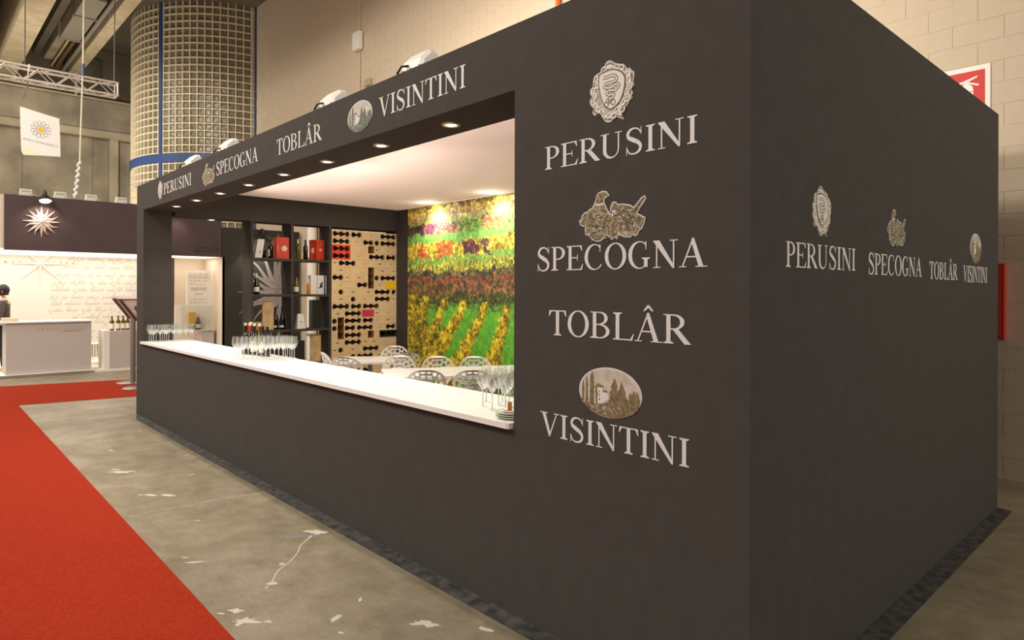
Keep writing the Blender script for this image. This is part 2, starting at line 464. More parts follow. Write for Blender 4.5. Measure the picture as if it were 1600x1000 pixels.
def on_front(x0, z0, y=0.0): return lambda u, v, d: (x0+u, y-d, z0+v)
def on_side(y0, z0, x=0.0): return lambda u, v, d: (x+d, y0+u, z0+v)
def lettering(parent, txt, fm, width, height, m=None, name='lettering', th=.0015):
    for L_ in word_polys(txt, width, height, None, True):
        mb = MB(); prints(mb, L_, fm, th, .0005, .00011); mb.build('letter', m or VINYL, parent)
def sc_(P, s): return [(a*s, b*s) for a, b in P]

CREST = [(-0.243,0.957),(-0.143,1.014),(0.007,1.0),(0.107,0.921),(0.25,0.843),(0.379,0.786),(0.536,0.736),(0.664,0.579),(0.729,0.6),(0.821,0.493),(0.921,0.414),(0.921,0.214),(0.886,0.1),(0.921,0.014),(0.821,-0.114),(0.871,-0.221),(0.821,-0.314),(0.857,-0.379),(0.729,-0.493),(0.636,-0.6),(0.514,-0.65),(0.386,-0.729),(0.479,-0.9),(0.514,-1.0),(0.293,-0.893),(0.129,-0.886),(0.0,-0.986),(-0.2,-0.95),(-0.321,-0.829),(-0.4,-0.707),(-0.5,-0.607),(-0.671,-0.657),(-0.779,-0.529),(-0.729,-0.407),(-0.864,-0.271),(-0.893,-0.107),(-0.814,-0.014),(-0.879,0.107),(-0.871,0.257),(-0.779,0.321),(-0.743,0.55),(-0.643,0.686),(-0.471,0.721),(-0.336,0.771)]
SHIELD = [(-0.457,0.593),(-0.271,0.65),(0.057,0.671),(0.379,0.536),(0.543,0.307),(0.507,-0.043),(0.386,-0.321),(0.193,-0.486),(-0.036,-0.543),(-0.264,-0.364),(-0.4,-0.05),(-0.471,0.279)]
SNAKE = [(-0.307,0.493),(-0.136,0.486),(0.093,0.5),(0.25,0.371),(0.121,0.286),(-0.207,0.271),(-0.236,0.171),(0.029,0.121),(0.221,0.2),(0.329,0.121),(0.193,0.014),(-0.071,0.043),(-0.171,-0.007),(-0.071,-0.1),(0.129,-0.114),(0.064,-0.214),(-0.136,-0.257),(-0.071,-0.357)]
def spiral(cx, cy, r, a0, turns, n=16, flip=1):
    return [(cx + r*(1-.75*i/n)*math.cos(a0 + flip*turns*2*PI*i/n), cy + r*(1-.75*i/n)*math.sin(a0 + flip*turns*2*PI*i/n)) for i in range(n+1)]
def crest(parent, fm, s, sx=1.0):
    f = lambda u, v, d: fm(u*sx, v, d)
    mb = MB(); S = lambda P: sc_(P, s)
    prints(mb, [S(smooth_pts(CREST, 3, True))], f, .002)
    mb.cur = 2
    prints(mb, ribbon(S(smooth_pts([(a*.9, b*.9) for a, b in CREST]+[(CREST[0][0]*.9, CREST[0][1]*.9)], 3)), .035*s), f, .0024)
    mb.cur = 1
    prints(mb, ribbon(S(smooth_pts([(a*.80, b*.82) for a, b in CREST]+[(CREST[0][0]*.8, CREST[0][1]*.82)], 3)), .09*s), f, .0026)
    rnd = random.Random(5)
    for k in range(26):
        a = 2*PI*k/26; rr = .74 + rnd.uniform(-.06, .06)
        cx, cy = rr*.98*math.cos(a), rr*1.02*math.sin(a)
        sp = spiral(cx, cy, .13, a + 1.5, .9, 12, 1 if k % 2 else -1)
        mb.cur = 2; prints(mb, ribbon(S([(p+.022, q-.022) for p, q in sp]), .04*s), f, .0028)
        mb.cur = 1; prints(mb, ribbon(S(sp), .05*s), f, .0032)
    mb.cur = 2; prints(mb, [S(smooth_pts([(a*1.09, b*1.07) for a, b in SHIELD], 3, True))], f, .0036)
    mb.cur = 1; prints(mb, [S(smooth_pts(SHIELD, 3, True))], f, .0040)
    sn = smooth_pts(SNAKE, 5)
    mb.cur = 2; prints(mb, ribbon(S(sn), .115*s), f, .0044)
    mb.cur = 1; prints(mb, ribbon(S(sn), .055*s), f, .0048)
    mb.cur = 2
    for a, b in ((-.16, -.38), (.1, -.36), (-.02, -.28)): prints(mb, ribbon(S(arc(a, b, .09, .09, 0, 360, 12)), .025*s), f, .0048)
    return mb.build('crest_emblem', [SILVER, CRESTL, DARKINK], parent)
B1 = [(-0.367,0.398),(-0.319,0.46),(-0.217,0.487),(-0.119,0.465),(-0.062,0.394),(-0.119,0.394),(-0.159,0.367),(-0.199,0.319),(-0.181,0.239),(-0.115,0.115),(-0.053,0.035),(0.044,-0.027),(0.08,-0.053),(0.128,-0.181),(0.19,-0.314),(0.177,-0.389),(0.137,-0.478),(0.111,-0.425),(0.08,-0.434),(0.018,-0.478),(-0.049,-0.403),(-0.115,-0.372),(-0.181,-0.434),(-0.279,-0.491),(-0.381,-0.487),(-0.482,-0.442),(-0.571,-0.358),(-0.655,-0.341),(-0.664,-0.235),(-0.65,-0.128),(-0.708,-0.164),(-0.796,-0.133),(-0.827,-0.062),(-0.761,-0.027),(-0.761,0.027),(-0.695,0.088),(-0.588,0.106),(-0.571,0.142),(-0.487,0.164),(-0.416,0.261),(-0.376,0.336)]
B2 = [(0.062,-0.027),(0.044,0.075),(-0.004,0.088),(0.013,0.181),(0.053,0.243),(0.115,0.235),(0.159,0.181),(0.301,0.181),(0.456,0.146),(0.562,0.093),(0.655,0.173),(0.743,0.261),(0.819,0.292),(0.832,0.265),(0.774,0.186),(0.681,0.084),(0.633,0.013),(0.637,-0.035),(0.819,-0.124),(0.788,-0.208),(0.743,-0.301),(0.655,-0.358),(0.642,-0.416),(0.593,-0.438),(0.549,-0.398),(0.504,-0.42),(0.487,-0.451),(0.332,-0.438),(0.221,-0.394),(0.19,-0.314),(0.128,-0.181),(0.08,-0.053)]
def birds(parent, fm, s, sx=1.0):
    f = lambda u, v, d: fm(u*sx, v, d)
    mb = MB(); S = lambda P: sc_(P, s)
    for i, B in enumerate((B1, B2)):
        mb.cur = 1; prints(mb, ribbon(S(B + [B[0]]), .045*s), f, .0014 + i*.0004)
        mb.cur = 0; prints(mb, [S(B)], f, .0022 + i*.0004)
    rnd = random.Random(3)
    for k in range(90):
        if k < 45: cx, cy = rnd.gauss(-.33, .13), rnd.gauss(-.18, .14)
        else: cx, cy = rnd.gauss(.38, .13), rnd.gauss(-.13, .12)
        a = rnd.uniform(-.6, .2); l = rnd.uniform(.02, .05)
        mb.cur = 2 if k % 3 else 1
        prints(mb, ribbon(S([(cx-l*math.cos(a), cy-l*math.sin(a)), (cx+l*math.cos(a), cy+l*math.sin(a))]), (.03 if k % 3 else .014)*s), f, .0032)
    mb.cur = 1
    prints(mb, ribbon(S([(-.40,.245),(-.30,.225),(-.19,.245)]), .035*s), f, .0034)          # neck ring
    prints(mb, [S([(.05,.10),(.10,.09),(.13,.06),(.08,.04),(.055,.06)])], f, .0034)
    mb.cur = 2
    prints(mb, ribbon(S([(.18,.02),(.30,-.06),(.42,-.12),(.55,-.06)]), .03*s), f, .0034)
    prints(mb, ribbon(S([(.55,.02),(.66,.14),(.80,.27)]), .018*s), f, .0034)
    return mb.build('bird_pair_emblem', [BIRDB, VINYL, DARKINK], parent)
OV = dict(
 cy1=[(-1.009,-0.535),(-0.982,0.491),(-0.912,0.754),(-0.816,0.737),(-0.781,0.272),(-0.781,-0.5)],
 cy2=[(-1.228,-0.482),(-1.211,0.386),(-1.158,0.588),(-1.105,0.316),(-1.088,-0.465)],
 cy3=[(-1.421,-0.43),(-1.404,0.211),(-1.351,0.40),(-1.298,0.219),(-1.298,-0.491)],
 con1=[(-0.088,-0.412),(0.061,-0.088),(-0.009,-0.026),(0.132,0.184),(0.061,0.228),(0.202,0.456),(0.254,0.614),(0.333,0.456),(0.43,0.289),(0.368,0.228),(0.5,0.035),(0.465,-0.044),(0.605,-0.325)],
 con2=[(0.351,-0.395),(0.465,-0.044),(0.412,0.026),(0.535,0.263),(0.605,0.526),(0.693,0.316),(0.816,0.088),(0.781,0.026),(0.974,-0.281)],
 con3=[(0.93,-0.325),(0.974,0.018),(1.044,0.132),(1.114,0.035),(1.202,0.228),(1.289,0.088),(1.368,0.211),(1.444,0.0),(1.505,-0.211),(1.444,-0.36)],
 ground=[(-1.40,-0.52),(-1.105,-0.482),(-0.798,-0.509),(-0.404,-0.474),(-0.105,-0.404),(0.088,-0.316),(0.561,-0.246),(1.114,-0.184),(1.50,-0.132),(1.40,-0.50),(1.18,-0.70),(0.88,-0.84),(0.5,-0.94),(0.1,-0.98),(-0.3,-0.96),(-0.7,-0.88),(-1.1,-0.71)])
def oval(parent, fm, s, sx=1.0, ink=None):
    f = lambda u, v, d: fm(u*sx, v, d)
    mb = MB(); S = lambda P: sc_(P, s)
    mb.cur = 2; prints(mb, [S(arc(0, 0, 1.58, 1.0, 0, 351, 39))], f, .0014)
    mb.cur = 0; prints(mb, [S(arc(0, 0, 1.53, .955, 0, 351, 39))], f, .0018)
    mb.cur = 1
    for k in range(22):                                         # sky hatching
        u = -1.3 + .125*k; v0 = .93*math.sqrt(max(0, 1-(u/1.52)**2)); u1 = u + .42; 
        v1 = v0 - .45
        if v0 > .3 and abs(u1) < 1.35: prints(mb, ribbon(S([(u, v0*.97), (u1, v1)]), .012*s), f, .0021)
    for k in ('cy1', 'cy2', 'cy3', 'con1', 'con2', 'con3', 'ground'): prints(mb, [S(OV[k])], f, .0024 + (.0004 if k == 'ground' else 0))
    mb.cur = 2
    prints(mb, [S([(-0.702,.165),(-.325,.20),(-.316,-.46),(-.658,-.49)]), S([(-.316,-.018),(-.088,-.018),(0,-.25),(-.316,-.43)])], f, .0030)
    rnd = random.Random(8)
    for k in range(40):
        u = rnd.uniform(-1.2, 1.2); v = rnd.uniform(-.85, -.5)
        if (u/1.5)**2 + (v/.95)**2 < .85: prints(mb, ribbon(S([(u, v), (u+.12, v-.09)]), .012*s), f, .0030)
    mb.cur = 1
    prints(mb, [S([(-.772,.167),(-.526,.342),(-.289,.237),(-.30,.18)]), S([(-.325,.096),(-.088,.061),(-.088,0),(-.316,.018)])], f, .0034)
    for a, b in ((-.50, .0), (-.49, -.15), (-.48, -.30), (-.58, -.1)): prints(mb, [S([(a-.03,b-.035),(a+.03,b-.035),(a+.03,b+.035),(a-.03,b+.035)])], f, .0034)
    prints(mb, [S([(-.702,.165),(-.60,.175),(-.59,-.49),(-.658,-.49)])], f, .0033)
    return mb.build('landscape_emblem', [SKYINK, ink or INK, VINYL], parent)

ORD = ['first', 'second', 'third', 'fourth', 'fifth', 'sixth', 'seventh', 'eighth', 'ninth', 'tenth', 'eleventh', 'twelfth', 'thirteenth', 'fourteenth', 'fifteenth', 'sixteenth', 'seventeenth', 'eighteenth', 'nineteenth', 'twentieth', 'twenty-first', 'twenty-second']

# ================================================================== THE HALL
flo = box('floor', FLOOR, (-24.2, 6, -14, 5.2, -.2, 0)); tag(flo, kind='structure')
# paint spills and a filled joint on the concrete
def blob(cx, cy, rx, ry, rot, n, seed, jit=.45):
    rnd = random.Random(seed); P = []
    for i in range(n):
        a = 2*PI*i/n; r = 1 + rnd.uniform(-jit, jit)
        x, y = .78*rx*r*math.cos(a), .78*ry*r*math.sin(a)
        P.append((cx + x*math.cos(rot) - y*math.sin(rot), cy + x*math.sin(rot) + y*math.cos(rot)))
    return smooth_pts(P, 3, True)
def on_floor(u, v, d): return (u, v, d)
def spill(polys, m=PATCH):
    mb = MB(); prints(mb, polys, on_floor, .0006, .0002); return mb.build('paint_spill', m, flo)
spill([blob(-5.727, -.849, .14, .045, .9, 14, 1), blob(-5.86, -.87, .05, .02, .4, 9, 2)])
spill([blob(-4.80, -.845, .09, .025, .7, 12, 3), blob(-4.86, -.90, .03, .012, .7, 8, 4)])
spill([blob(-4.69, -.735, .08, .022, .6, 12, 5)])
spill([blob(-6.75, -.73, .05, .02, .2, 10, 6)])
spill([blob(-2.19, -1.06, .09, .05, .9, 18, 7, .6), blob(-2.33, -1.05, .05, .03, .4, 10, 8), blob(-2.10, -.97, .03, .015, .4, 9, 9), blob(-2.35, -1.12, .025, .012, .4, 8, 19)])
spill([blob(-1.54, -.39, .095, .03, .55, 18, 10, .5)])
spill([blob(-3.10, -.22, .10, .05, .5, 16, 11, .5)])
spill([blob(-3.10, -.33, .17, .028, 1.0, 16, 12, .5)], PATCHB)
spill(ribbon(smooth_pts([(-3.06, -.27), (-2.95, -.40), (-2.86, -.46), (-2.75, -.56), (-2.66, -.68), (-2.55, -.76), (-2.48, -.83)], 4), [.022, .015, .010] + [.008]*21 + [.014]))
spill([blob(-2.52, -.78, .05, .025, .4, 12, 13, .6), blob(-2.74, -.62, .03, .016, .2, 9, 14, .6)])
spill([blob(-3.13, -1.00, .07, .014, 1.0, 12, 15), blob(-3.25, -1.03, .04, .01, .6, 10, 16)])
spill(ribbon(smooth_pts([(-4.33, -1.11), (-4.34, -.9), (-4.30, -.7), (-4.31, -.45), (-4.26, -.25), (-4.23, -.11)], 6), [.006 + .004*math.sin(i*1.7) for i in range(31)]))
for k, (cx, cy, r) in enumerate([(-1.30, -.20, .035), (-1.75, -.75, .02), (-3.9, -.75, .02), (-5.2, -.4, .02), (-6.0, -.2, .018), (-1.9, -.7, .03), (-7.6, -.25, .02), (-2.0, -.5, .018)]):
    spill([blob(cx, cy, r*1.6, r*.6, .5 + k*.3, 9, 30+k, .5)])

# rear block wall
WY = 4.96
wall = box('wall_back', BLOCKP, (-17.35, 6, WY+.0035, WY+.3, 0, 9.6)); tag(wall, kind='structure')
bl = MB(); bw_, bh_, jt = .40, .20, .006
bl.box(0, bw_-jt, 0, .0035, 0, bh_-jt)
cells = []
for rz in range(0, 48):
    for cx in range(-1, 47):
        x0 = -17.35 + cx*bw_ + (.2 if rz % 2 else 0); z0 = rz*bh_
        if x0 < -17.35 or x0 > 1.1: continue
        px, py, pz = project((x0+.2, WY, z0+.1))
        vis = pz > 1 and -20 < px < 1620 and -10 < py < 1010
        if vis and px < 1562:
            # hidden behind the stand unless above its top edge
            top_y = 290 - .425*(px-214) if px < 900 else (-50 if px < 1330 else 5 + (px-1338)*.82)
            vis = py < top_y + 6 and px > 395
        cells.append((not vis, pz, x0, z0))
cells.sort()
shared = None; rest = MB(); cnt = 0
for hid, pz, x0, z0 in cells:
    if not hid and cnt < 300:
        if shared is None:
            o = bl.build('block', BLOCKP, wall); shared = o
        else:
            o = shared.copy(); COL.objects.link(o)
        o.location = (x0+jt/2, WY, z0+jt/2); cnt += 1
    elif not hid or (x0 > -3 and z0 < 4):
        rest.box(x0+jt/2, x0+bw_-jt/2, WY, WY+.0035, z0+jt/2, z0+bh_-jt/2)
tag(rest.build('block_field', BLOCKP, wall), kind='stuff')

# end wall on the left: precast panels, a ledge and an upper beam
wl = box('wall_left', CONC, (-24.4, -24.03, -14, 5.2, 0, 9.6)); tag(wl, kind='structure')
for y0, y1 in ((-4.2, -1.9), (-1.88, .37), (.39, 2.235), (2.255, 2.69)):
    box('concrete_panel', CONC, (-24.03, -24.0, y0, y1, 0, 6.6), wl)
box('pilaster', CONCL, (-24.03, -23.85, 2.70, 2.95, 0, 6.64), wl)
box('concrete_panel', CONC, (-24.03, -24.0, 2.96, 5.2, 0, 6.6), wl)
box('ledge', CONCL, (-24.03, -23.80, -14, 5.2, 6.64, 6.87), wl)
box('upper_beam', CONC, (-24.03, -23.9, -14, 5.2, 6.87, 7.86), wl)
MB().tube([(-23.84, -14, 7.89), (-23.84, 5, 7.89)], .035).build('conduit', BEAMC, wl)
for y in (1.75,): MB().tube([(-23.84, y, 7.89), (-23.84, y, 8.9)], .045).build('conduit', BEAMC, wl)
box('top_shade_sheet', CONCD, (-24.03, -23.98, -14, 5.2, 7.87, 9.55), wl)  # dark sheet standing in for the shadowed gap below the ceiling
box('bracket', METAL, (-23.98, -23.93, 2.25, 2.48, 8.3, 9.2), wl)

# ceiling with beams, pipes and a duct
cl = box('ceiling', CONCD, (-24.4, 6, -14, 5.2, 9.6, 9.8)); tag(cl, kind='structure')
box('beam', BEAMC, (-24, 6, -.31, .20, 8.2, 9.6), cl)
box('beam', CONCD, (-24, 6, -1.6, -1.0, 8.5, 9.6), cl)
box('beam', BEAMC, (-24, -4, 1.56, 1.86, 8.6, 8.95), cl)
box('beam', CONCD, (-24, -4, .62, .80, 9.0, 9.6), cl)
MB().tube([(-24, 1.40, 8.62), (-4, 1.40, 8.62)], .05).build('pipe', DUCT, cl)
MB().tube([(-24, 1.22, 8.68), (-4, 1.22, 8.68)], .04).build('pipe', RUST, cl)
MB().tube([(-24, 1.12, 8.75), (-4, 1.12, 8.75)], .03).build('pipe', BEAMC, cl)
d = box('duct', DUCT, (-20.6, -17.2, .84, 1.30, 8.62, 9.2), cl)
for x in (-20.62, -18.6): box('duct_flange', DUCT, (x, x+.06, .80, 1.34, 8.58, 9.24), d)
MB().box(-23.9, -20.7, .9, 1.15, 8.9, 9.3).build('duct_end', CONCL, cl)

# glass-block stair tower in the corner
TC, TR = Vector((-20.14, 5.40, 0)), 2.86
tw = MB()
def tp(a, r, z): return (TC.x + r*math.cos(a), TC.y + r*math.sin(a), z)
A0, A1 = math.radians(-150), math.radians(-8.6)
pitch = .2/TR; na = int((A1-A0)/pitch)
N = 72
inner = [tp(A0 + (A1-A0)*i/N, TR-.05, 0) for i in range(N+1)]
vs = [p for p in inner] + [(p[0], p[1], 9.6) for p in inner]
tw.add(vs, [(i, i+1, i+N+2, i+N+1) for i in range(N)])
tower = tw.build('wall_corner', GROUT); tag(tower, kind='structure')
RINGZ = (5.18, 5.41)
rows = [RINGZ[1] + .035 + .2*k for k in range(21)] + [RINGZ[0] - .035 - .2*(k+1) for k in range(14)]
bar_a = [math.radians(-61.0), math.radians(-9.3), math.radians(-125)]
cols = []
a = bar_a[1] - .11/TR
while a - pitch > bar_a[0] + .05/TR: cols.append(a - pitch); a -= pitch
a = bar_a[0] - .11/TR
while a - pitch > bar_a[2] + .05/TR: cols.append(a - pitch); a -= pitch
g = MB()                                                     # raised joints
hw = .016
def ring(z0, z1, r0_, r1_, mb, a0=A0, a1=A1, n=72):
    for i in range(n):
        b0 = a0 + (a1-a0)*i/n; b1 = a0 + (a1-a0)*(i+1)/n
        q = [tp(b0, r1_, z0), tp(b1, r1_, z0), tp(b1, r1_, z1), tp(b0, r1_, z1), tp(b0, r0_, z0), tp(b1, r0_, z0), tp(b1, r0_, z1), tp(b0, r0_, z1)]
        mb.add(q, [(0,1,2,3), (4,5,1,0), (3,2,6,7)])
zs = sorted(set([round(z, 3) for z in rows] + [round(z+.2, 3) for z in rows]))
for z in zs: ring(z-hw, z+hw, TR-.05, TR, g)
for c in cols + [c + pitch for c in cols if not any(abs(c+pitch-d) < 1e-4 for d in cols)]:
    da = hw/TR
    q = [tp(c-da, TR, 2.2), tp(c+da, TR, 2.2), tp(c+da, TR, 9.6), tp(c-da, TR, 9.6), tp(c-da, TR-.05, 2.2), tp(c+da, TR-.05, 2.2), tp(c+da, TR-.05, 9.6), tp(c-da, TR-.05, 9.6)]
    g.add(q, [(0,1,2,3), (4,0,3,7), (1,5,6,2)])
tag(g.build('grout_grid', GROUT, tower), kind='stuff')
bb = MB(); 
ring(RINGZ[0], RINGZ[1], TR-.05, TR+.03, bb, n=60)
bb.build('blue_band', BLUE, tower)
for ba in bar_a:
    bb = MB(); da = (.02 if ba == bar_a[1] else .045)/TR
    q = [tp(ba-da, TR+.03, 0), tp(ba+da, TR+.03, 0), tp(ba+da, TR+.03, 9.6), tp(ba-da, TR+.03, 9.6), tp(ba-da, TR-.05, 0), tp(ba+da, TR-.05, 0), tp(ba+da, TR-.05, 9.6), tp(ba-da, TR-.05, 9.6)]
    bb.add(q, [(0,1,2,3), (4,0,3,7), (1,5,6,2)]); bb.build('blue_mullion', BLUE, tower)
def gb(mb, c, z, flat=None):
    e = .018
    pts = []
    for (da, dz, rr) in ((e/TR, e, TR-.046), (pitch-e/TR, e, TR-.046), (pitch-e/TR, .2-e, TR-.046), (e/TR, .2-e, TR-.046),
                         (2.6*e/TR, 2.6*e, TR-.028), (pitch-2.6*e/TR, 2.6*e, TR-.028), (pitch-2.6*e/TR, .2-2.6*e, TR-.028), (2.6*e/TR, .2-2.6*e, TR-.028)):
        pts.append(tp(c+da, rr, z+dz))
    mb.add(pts, [(4,5,6,7), (0,1,5,4), (1,2,6,5), (2,3,7,6), (3,0,4,7)])
tcells = []
for c in cols:
    for z in rows:
        p = tp(c+pitch/2, TR, z+.1); px, py, pz = project(p)
        facing = Vector((math.cos(c+pitch/2), math.sin(c+pitch/2), 0)).dot((CAM_C - Vector(p)).normalized())
        seen = facing > .02 and -10 < py < 330 and 195 < px < 405 and py < 290 - .425*(px-214) + 8
        tcells.append((0 if seen else 1, -facing*2 + pz*.05, c, z))
tcells.sort(); far = MB(); cnt = 0
for s_, _, c, z in tcells:
    if s_ == 0 and cnt < 300:
        m1 = MB(); gb(m1, c, z); m1.build('glass_block', GBLOCK, tower); cnt += 1
    elif s_ == 0 or z < 3.6: gb(far, c, z)
tag(far.build('glass_block_field', GBLOCK, tower), kind='stuff')

# things on the rear wall
t = thing('conduit_run', 'thin vertical conduit with a small white box on the block wall', 'conduit', (-11.55, WY, 0))
MB().tube([(0, -.02, 2), (0, -.02, 9.5)], .014).build('conduit_pipe', BEAMC, t)
MB().box(-.16, .12, -.12, -.03, 6.88, 7.26).build('junction_box', FLOODW, t)
t = thing('wall_bracket', 'small metal bracket sticking out of the block wall above the fascia', 'bracket', (-11.17, WY, 6.02))
MB().box(-.12, .12, -.10, -.001, 0, .13).build('bracket_body', CONCL, t)
MB().tube([(.06, -.10, .06), (.06, -.17, .06)], .03).build('bracket_pin', CONCL, t)
t = thing('orange_pipe', 'orange vertical pipe on the block wall behind the stand top', 'pipe', (-5.63, WY, 0))
MB().tube([(0, -.06, 3.2), (0, -.06, 9.5)], .035, 10).build('pipe_body', ORANGE, t)
MB().lathe([(.05, 0), (.05, .08)], 10, (0, -.06, 6.6), True).build('pipe_collar', ORANGE, t)
t = thing('white_downpipe', 'white vertical downpipe on the block wall seen through the shelving', 'pipe', (-13.56, WY, 0))
MB().tube([(0, -.14, 0), (0, -.14, 3.7)], .11, 14).build('pipe_body', NWHITE, t, smooth=40)
for z in (.6, 2.4): MB().lathe([(.125, 0), (.125, .06)], 14, (0, -.14, z), True).build('pipe_clip', DUCT, t)

sg = thing('fire_extinguisher_sign', 'red and white fire extinguisher sign on the block wall', 'sign', (-.252, WY, 3.79))
MB().box(-.42, 0, -.012, -.002, -.62, 0).build('sign_plate', SIGNW, sg)
mb = MB(); fs = lambda u, v, d: (u, -.012-d, v)
prints(mb, [[(-.38, -.43), (-.04, -.43), (-.04, -.045), (-.38, -.045)]], fs)
mb.cur = 1
prints(mb, [[(-.25,-.43),(-.13,-.43),(-.13,-.22),(-.135,-.19),(-.155,-.17),(-.175,-.16),(-.205,-.16),(-.225,-.17),(-.245,-.19),(-.25,-.22)],
            [(-.205,-.165),(-.175,-.165),(-.175,-.13),(-.205,-.13)], [(-.215,-.13),(-.10,-.095),(-.10,-.11),(-.17,-.14),(-.215,-.145)], [(-.175,-.14),(-.085,-.175),(-.09,-.19),(-.175,-.158)]], fs, .003)
prints(mb, ribbon(smooth_pts([(-.20,-.14),(-.25,-.15),(-.285,-.19),(-.29,-.25),(-.285,-.33)], 4), .022), fs, .003)
mb.cur = 0; prints(mb, [[(-.25,-.238),(-.13,-.238),(-.13,-.232),(-.25,-.232)]], fs, .0036)
mb.build('extinguisher_symbol', [SIGNR, SIGNW], sg)
def sans(txt, size, m, parent, loc, rot, name, width=None, th=.001):
    cu = bpy.data.curves.new(name, 'FONT'); cu.body = txt; cu.size = size; cu.extrude = th
    o = bpy.data.objects.new(name, cu); COL.objects.link(o)
    bpy.context.view_layer.update()
    me = bpy.data.meshes.new_from_object(o.evaluated_get(bpy.context.evaluated_depsgraph_get()))
    bpy.data.objects.remove(o); bpy.data.curves.remove(cu)
    xs = [v.co.x for v in me.vertices]; wd = max(xs) - min(xs)
    if width:
        for v in me.vertices: v.co.x = (v.co.x - min(xs)) * width / wd
    me.materials.clear(); me.materials.append(m)
    o = bpy.data.objects.new(name, me); COL.objects.link(o); o.parent = parent; o.location = loc; o.rotation_euler = rot
    return o
sans('ESTINTORE', .075, BLACK, sg, (-.385, -.0135, -.50), (PI/2, 0, 0), 'sign_text', .35)
cb = thing('fire_cabinet', 'red fire equipment cabinet on the block wall, half hidden by the dark stand', 'cabinet', (-.128, WY, 1.27))
MB().box(-.50, 0, -.10, -.001, 0, .68).build('cabinet_body', CABR, cb)
MB().box(-.47, -.03, -.112, -.101, .03, .65).build('cabinet_door', CABR, cb)
MB().tube([(-.06, -.125, .30), (-.06, -.125, .40)], .01).build('door_pull', METAL, cb)

# ================================================================== THE STAND
L, D, H = 8.844, 3.97, 3.09
ZO, ZC = 2.745, 1.003
st = thing('exhibition_stand', 'large charcoal wine stand with white lettering and a long bar opening', 'exhibition stand')
fp = box('counter_front', CHAR, (-L, -1.307, 0, .05, 0, .972), st)
rp = box('front_wall', CHAR, (-1.307, 0, 0, .05, 0, H), st)
sp = box('side_wall', CHAR, (-.05, 0, .05, D, 0, H), st)
fb = box('fascia_beam', CHAR, (-L, -1.307, 0, .385, ZO, H), st)
box('corner_pillar', CHAR, (-L, -8.508, .05, .345, 0, ZO), st)
box('corner_pillar', CHAR, (-L, -8.508, 0, .05, .972, ZO), st)
box('side_lintel', CHAR, (-L, -8.5, .385, D, 2.70, H), st)
bk = box('rear_wall', CHAR, (-8.5, -.05, 3.92, D, 0, 3.06), st)
box('rear_post', CHAR, (-L, -8.5, 3.92, D, 0, 2.70), st)
box('fabric_ceiling', FABRIC, (-8.5, -.05, .385, 3.92, 3.064, 3.07), st)['label'] = 'white stretched fabric ceiling'
box('counter_body', CHAR, (-8.4, -1.32, .05, .50, 0, .972), st)
box('jamb', CHAR, (-1.307, -1.25, .05, .50, 0, ZO), st)

# lettering: front wall
lettering(rp, 'PERUSINI', on_front(-1.085, 2.296), .868, .113)
crest(rp, on_front(-.667, 2.597), .14)
lettering(rp, 'SPECOGNA', on_front(-1.142, 1.795), .965, .116)
birds(rp, on_front(-.665, 2.039), .226)
lettering(rp, 'TOBLÂR', on_front(-1.055, 1.479), .80, .122)
oval(rp, on_front(-.672, 1.236), .114)
lettering(rp, 'VISINTINI', on_front(-1.113, .980), .862, .115)
# side wall
lettering(sp, 'PERUSINI', on_side(.292, 1.798), .748, .105)
crest(sp, on_side(.641, 2.052), .110, 1.0)
lettering(sp, 'SPECOGNA', on_side(1.20, 1.785), .86, .108)
birds(sp, on_side(1.62, 2.042), .195, .88)
lettering(sp, 'TOBLÂR', on_side(2.20, 1.775), .61, .106)
oval(sp, on_side(3.285, 2.008), .104, .93)
lettering(sp, 'VISINTINI', on_side(2.955, 1.765), .66, .112)
# fascia
lettering(fb, 'PERUSINI', on_front(-7.59, 2.851), 1.045, .134)
crest(fb, on_front(-7.74, 2.920), .115, .93)
lettering(fb, 'SPECOGNA', on_front(-5.765, 2.851), 1.08, .132)
birds(fb, on_front(-6.0, 2.90), .225, 1.0)
lettering(fb, 'TOBLÂR', on_front(-4.29, 2.840), .82, .132)
oval(fb, on_front(-2.897, 2.911), .107, 1.0, INKG)
lettering(fb, 'VISINTINI', on_front(-2.648, 2.852), .938, .131)

# thin dark strip on the floor round the foot of the stand
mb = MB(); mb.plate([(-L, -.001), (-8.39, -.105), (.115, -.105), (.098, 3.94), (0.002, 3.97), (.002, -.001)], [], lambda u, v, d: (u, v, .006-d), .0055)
tag(mb.build('floor_edge_strip', STRIPDK), 'dark strip on the concrete along the foot of the charcoal stand', 'tape')

# bar top
mb = MB()
mb.plate([(-8.55, -.03), (-1.335, -.03), (-1.318, -.022), (-1.312, -.004), (-1.312, .565), (-8.500, .565), (-8.500, -.002), (-8.55, -.002)], [], lambda u, v, d: (u, v, ZC-d), .030)
tag(mb.build('bar_top', WHITE_TOP), 'long white bar top running along the front of the charcoal stand', 'countertop')

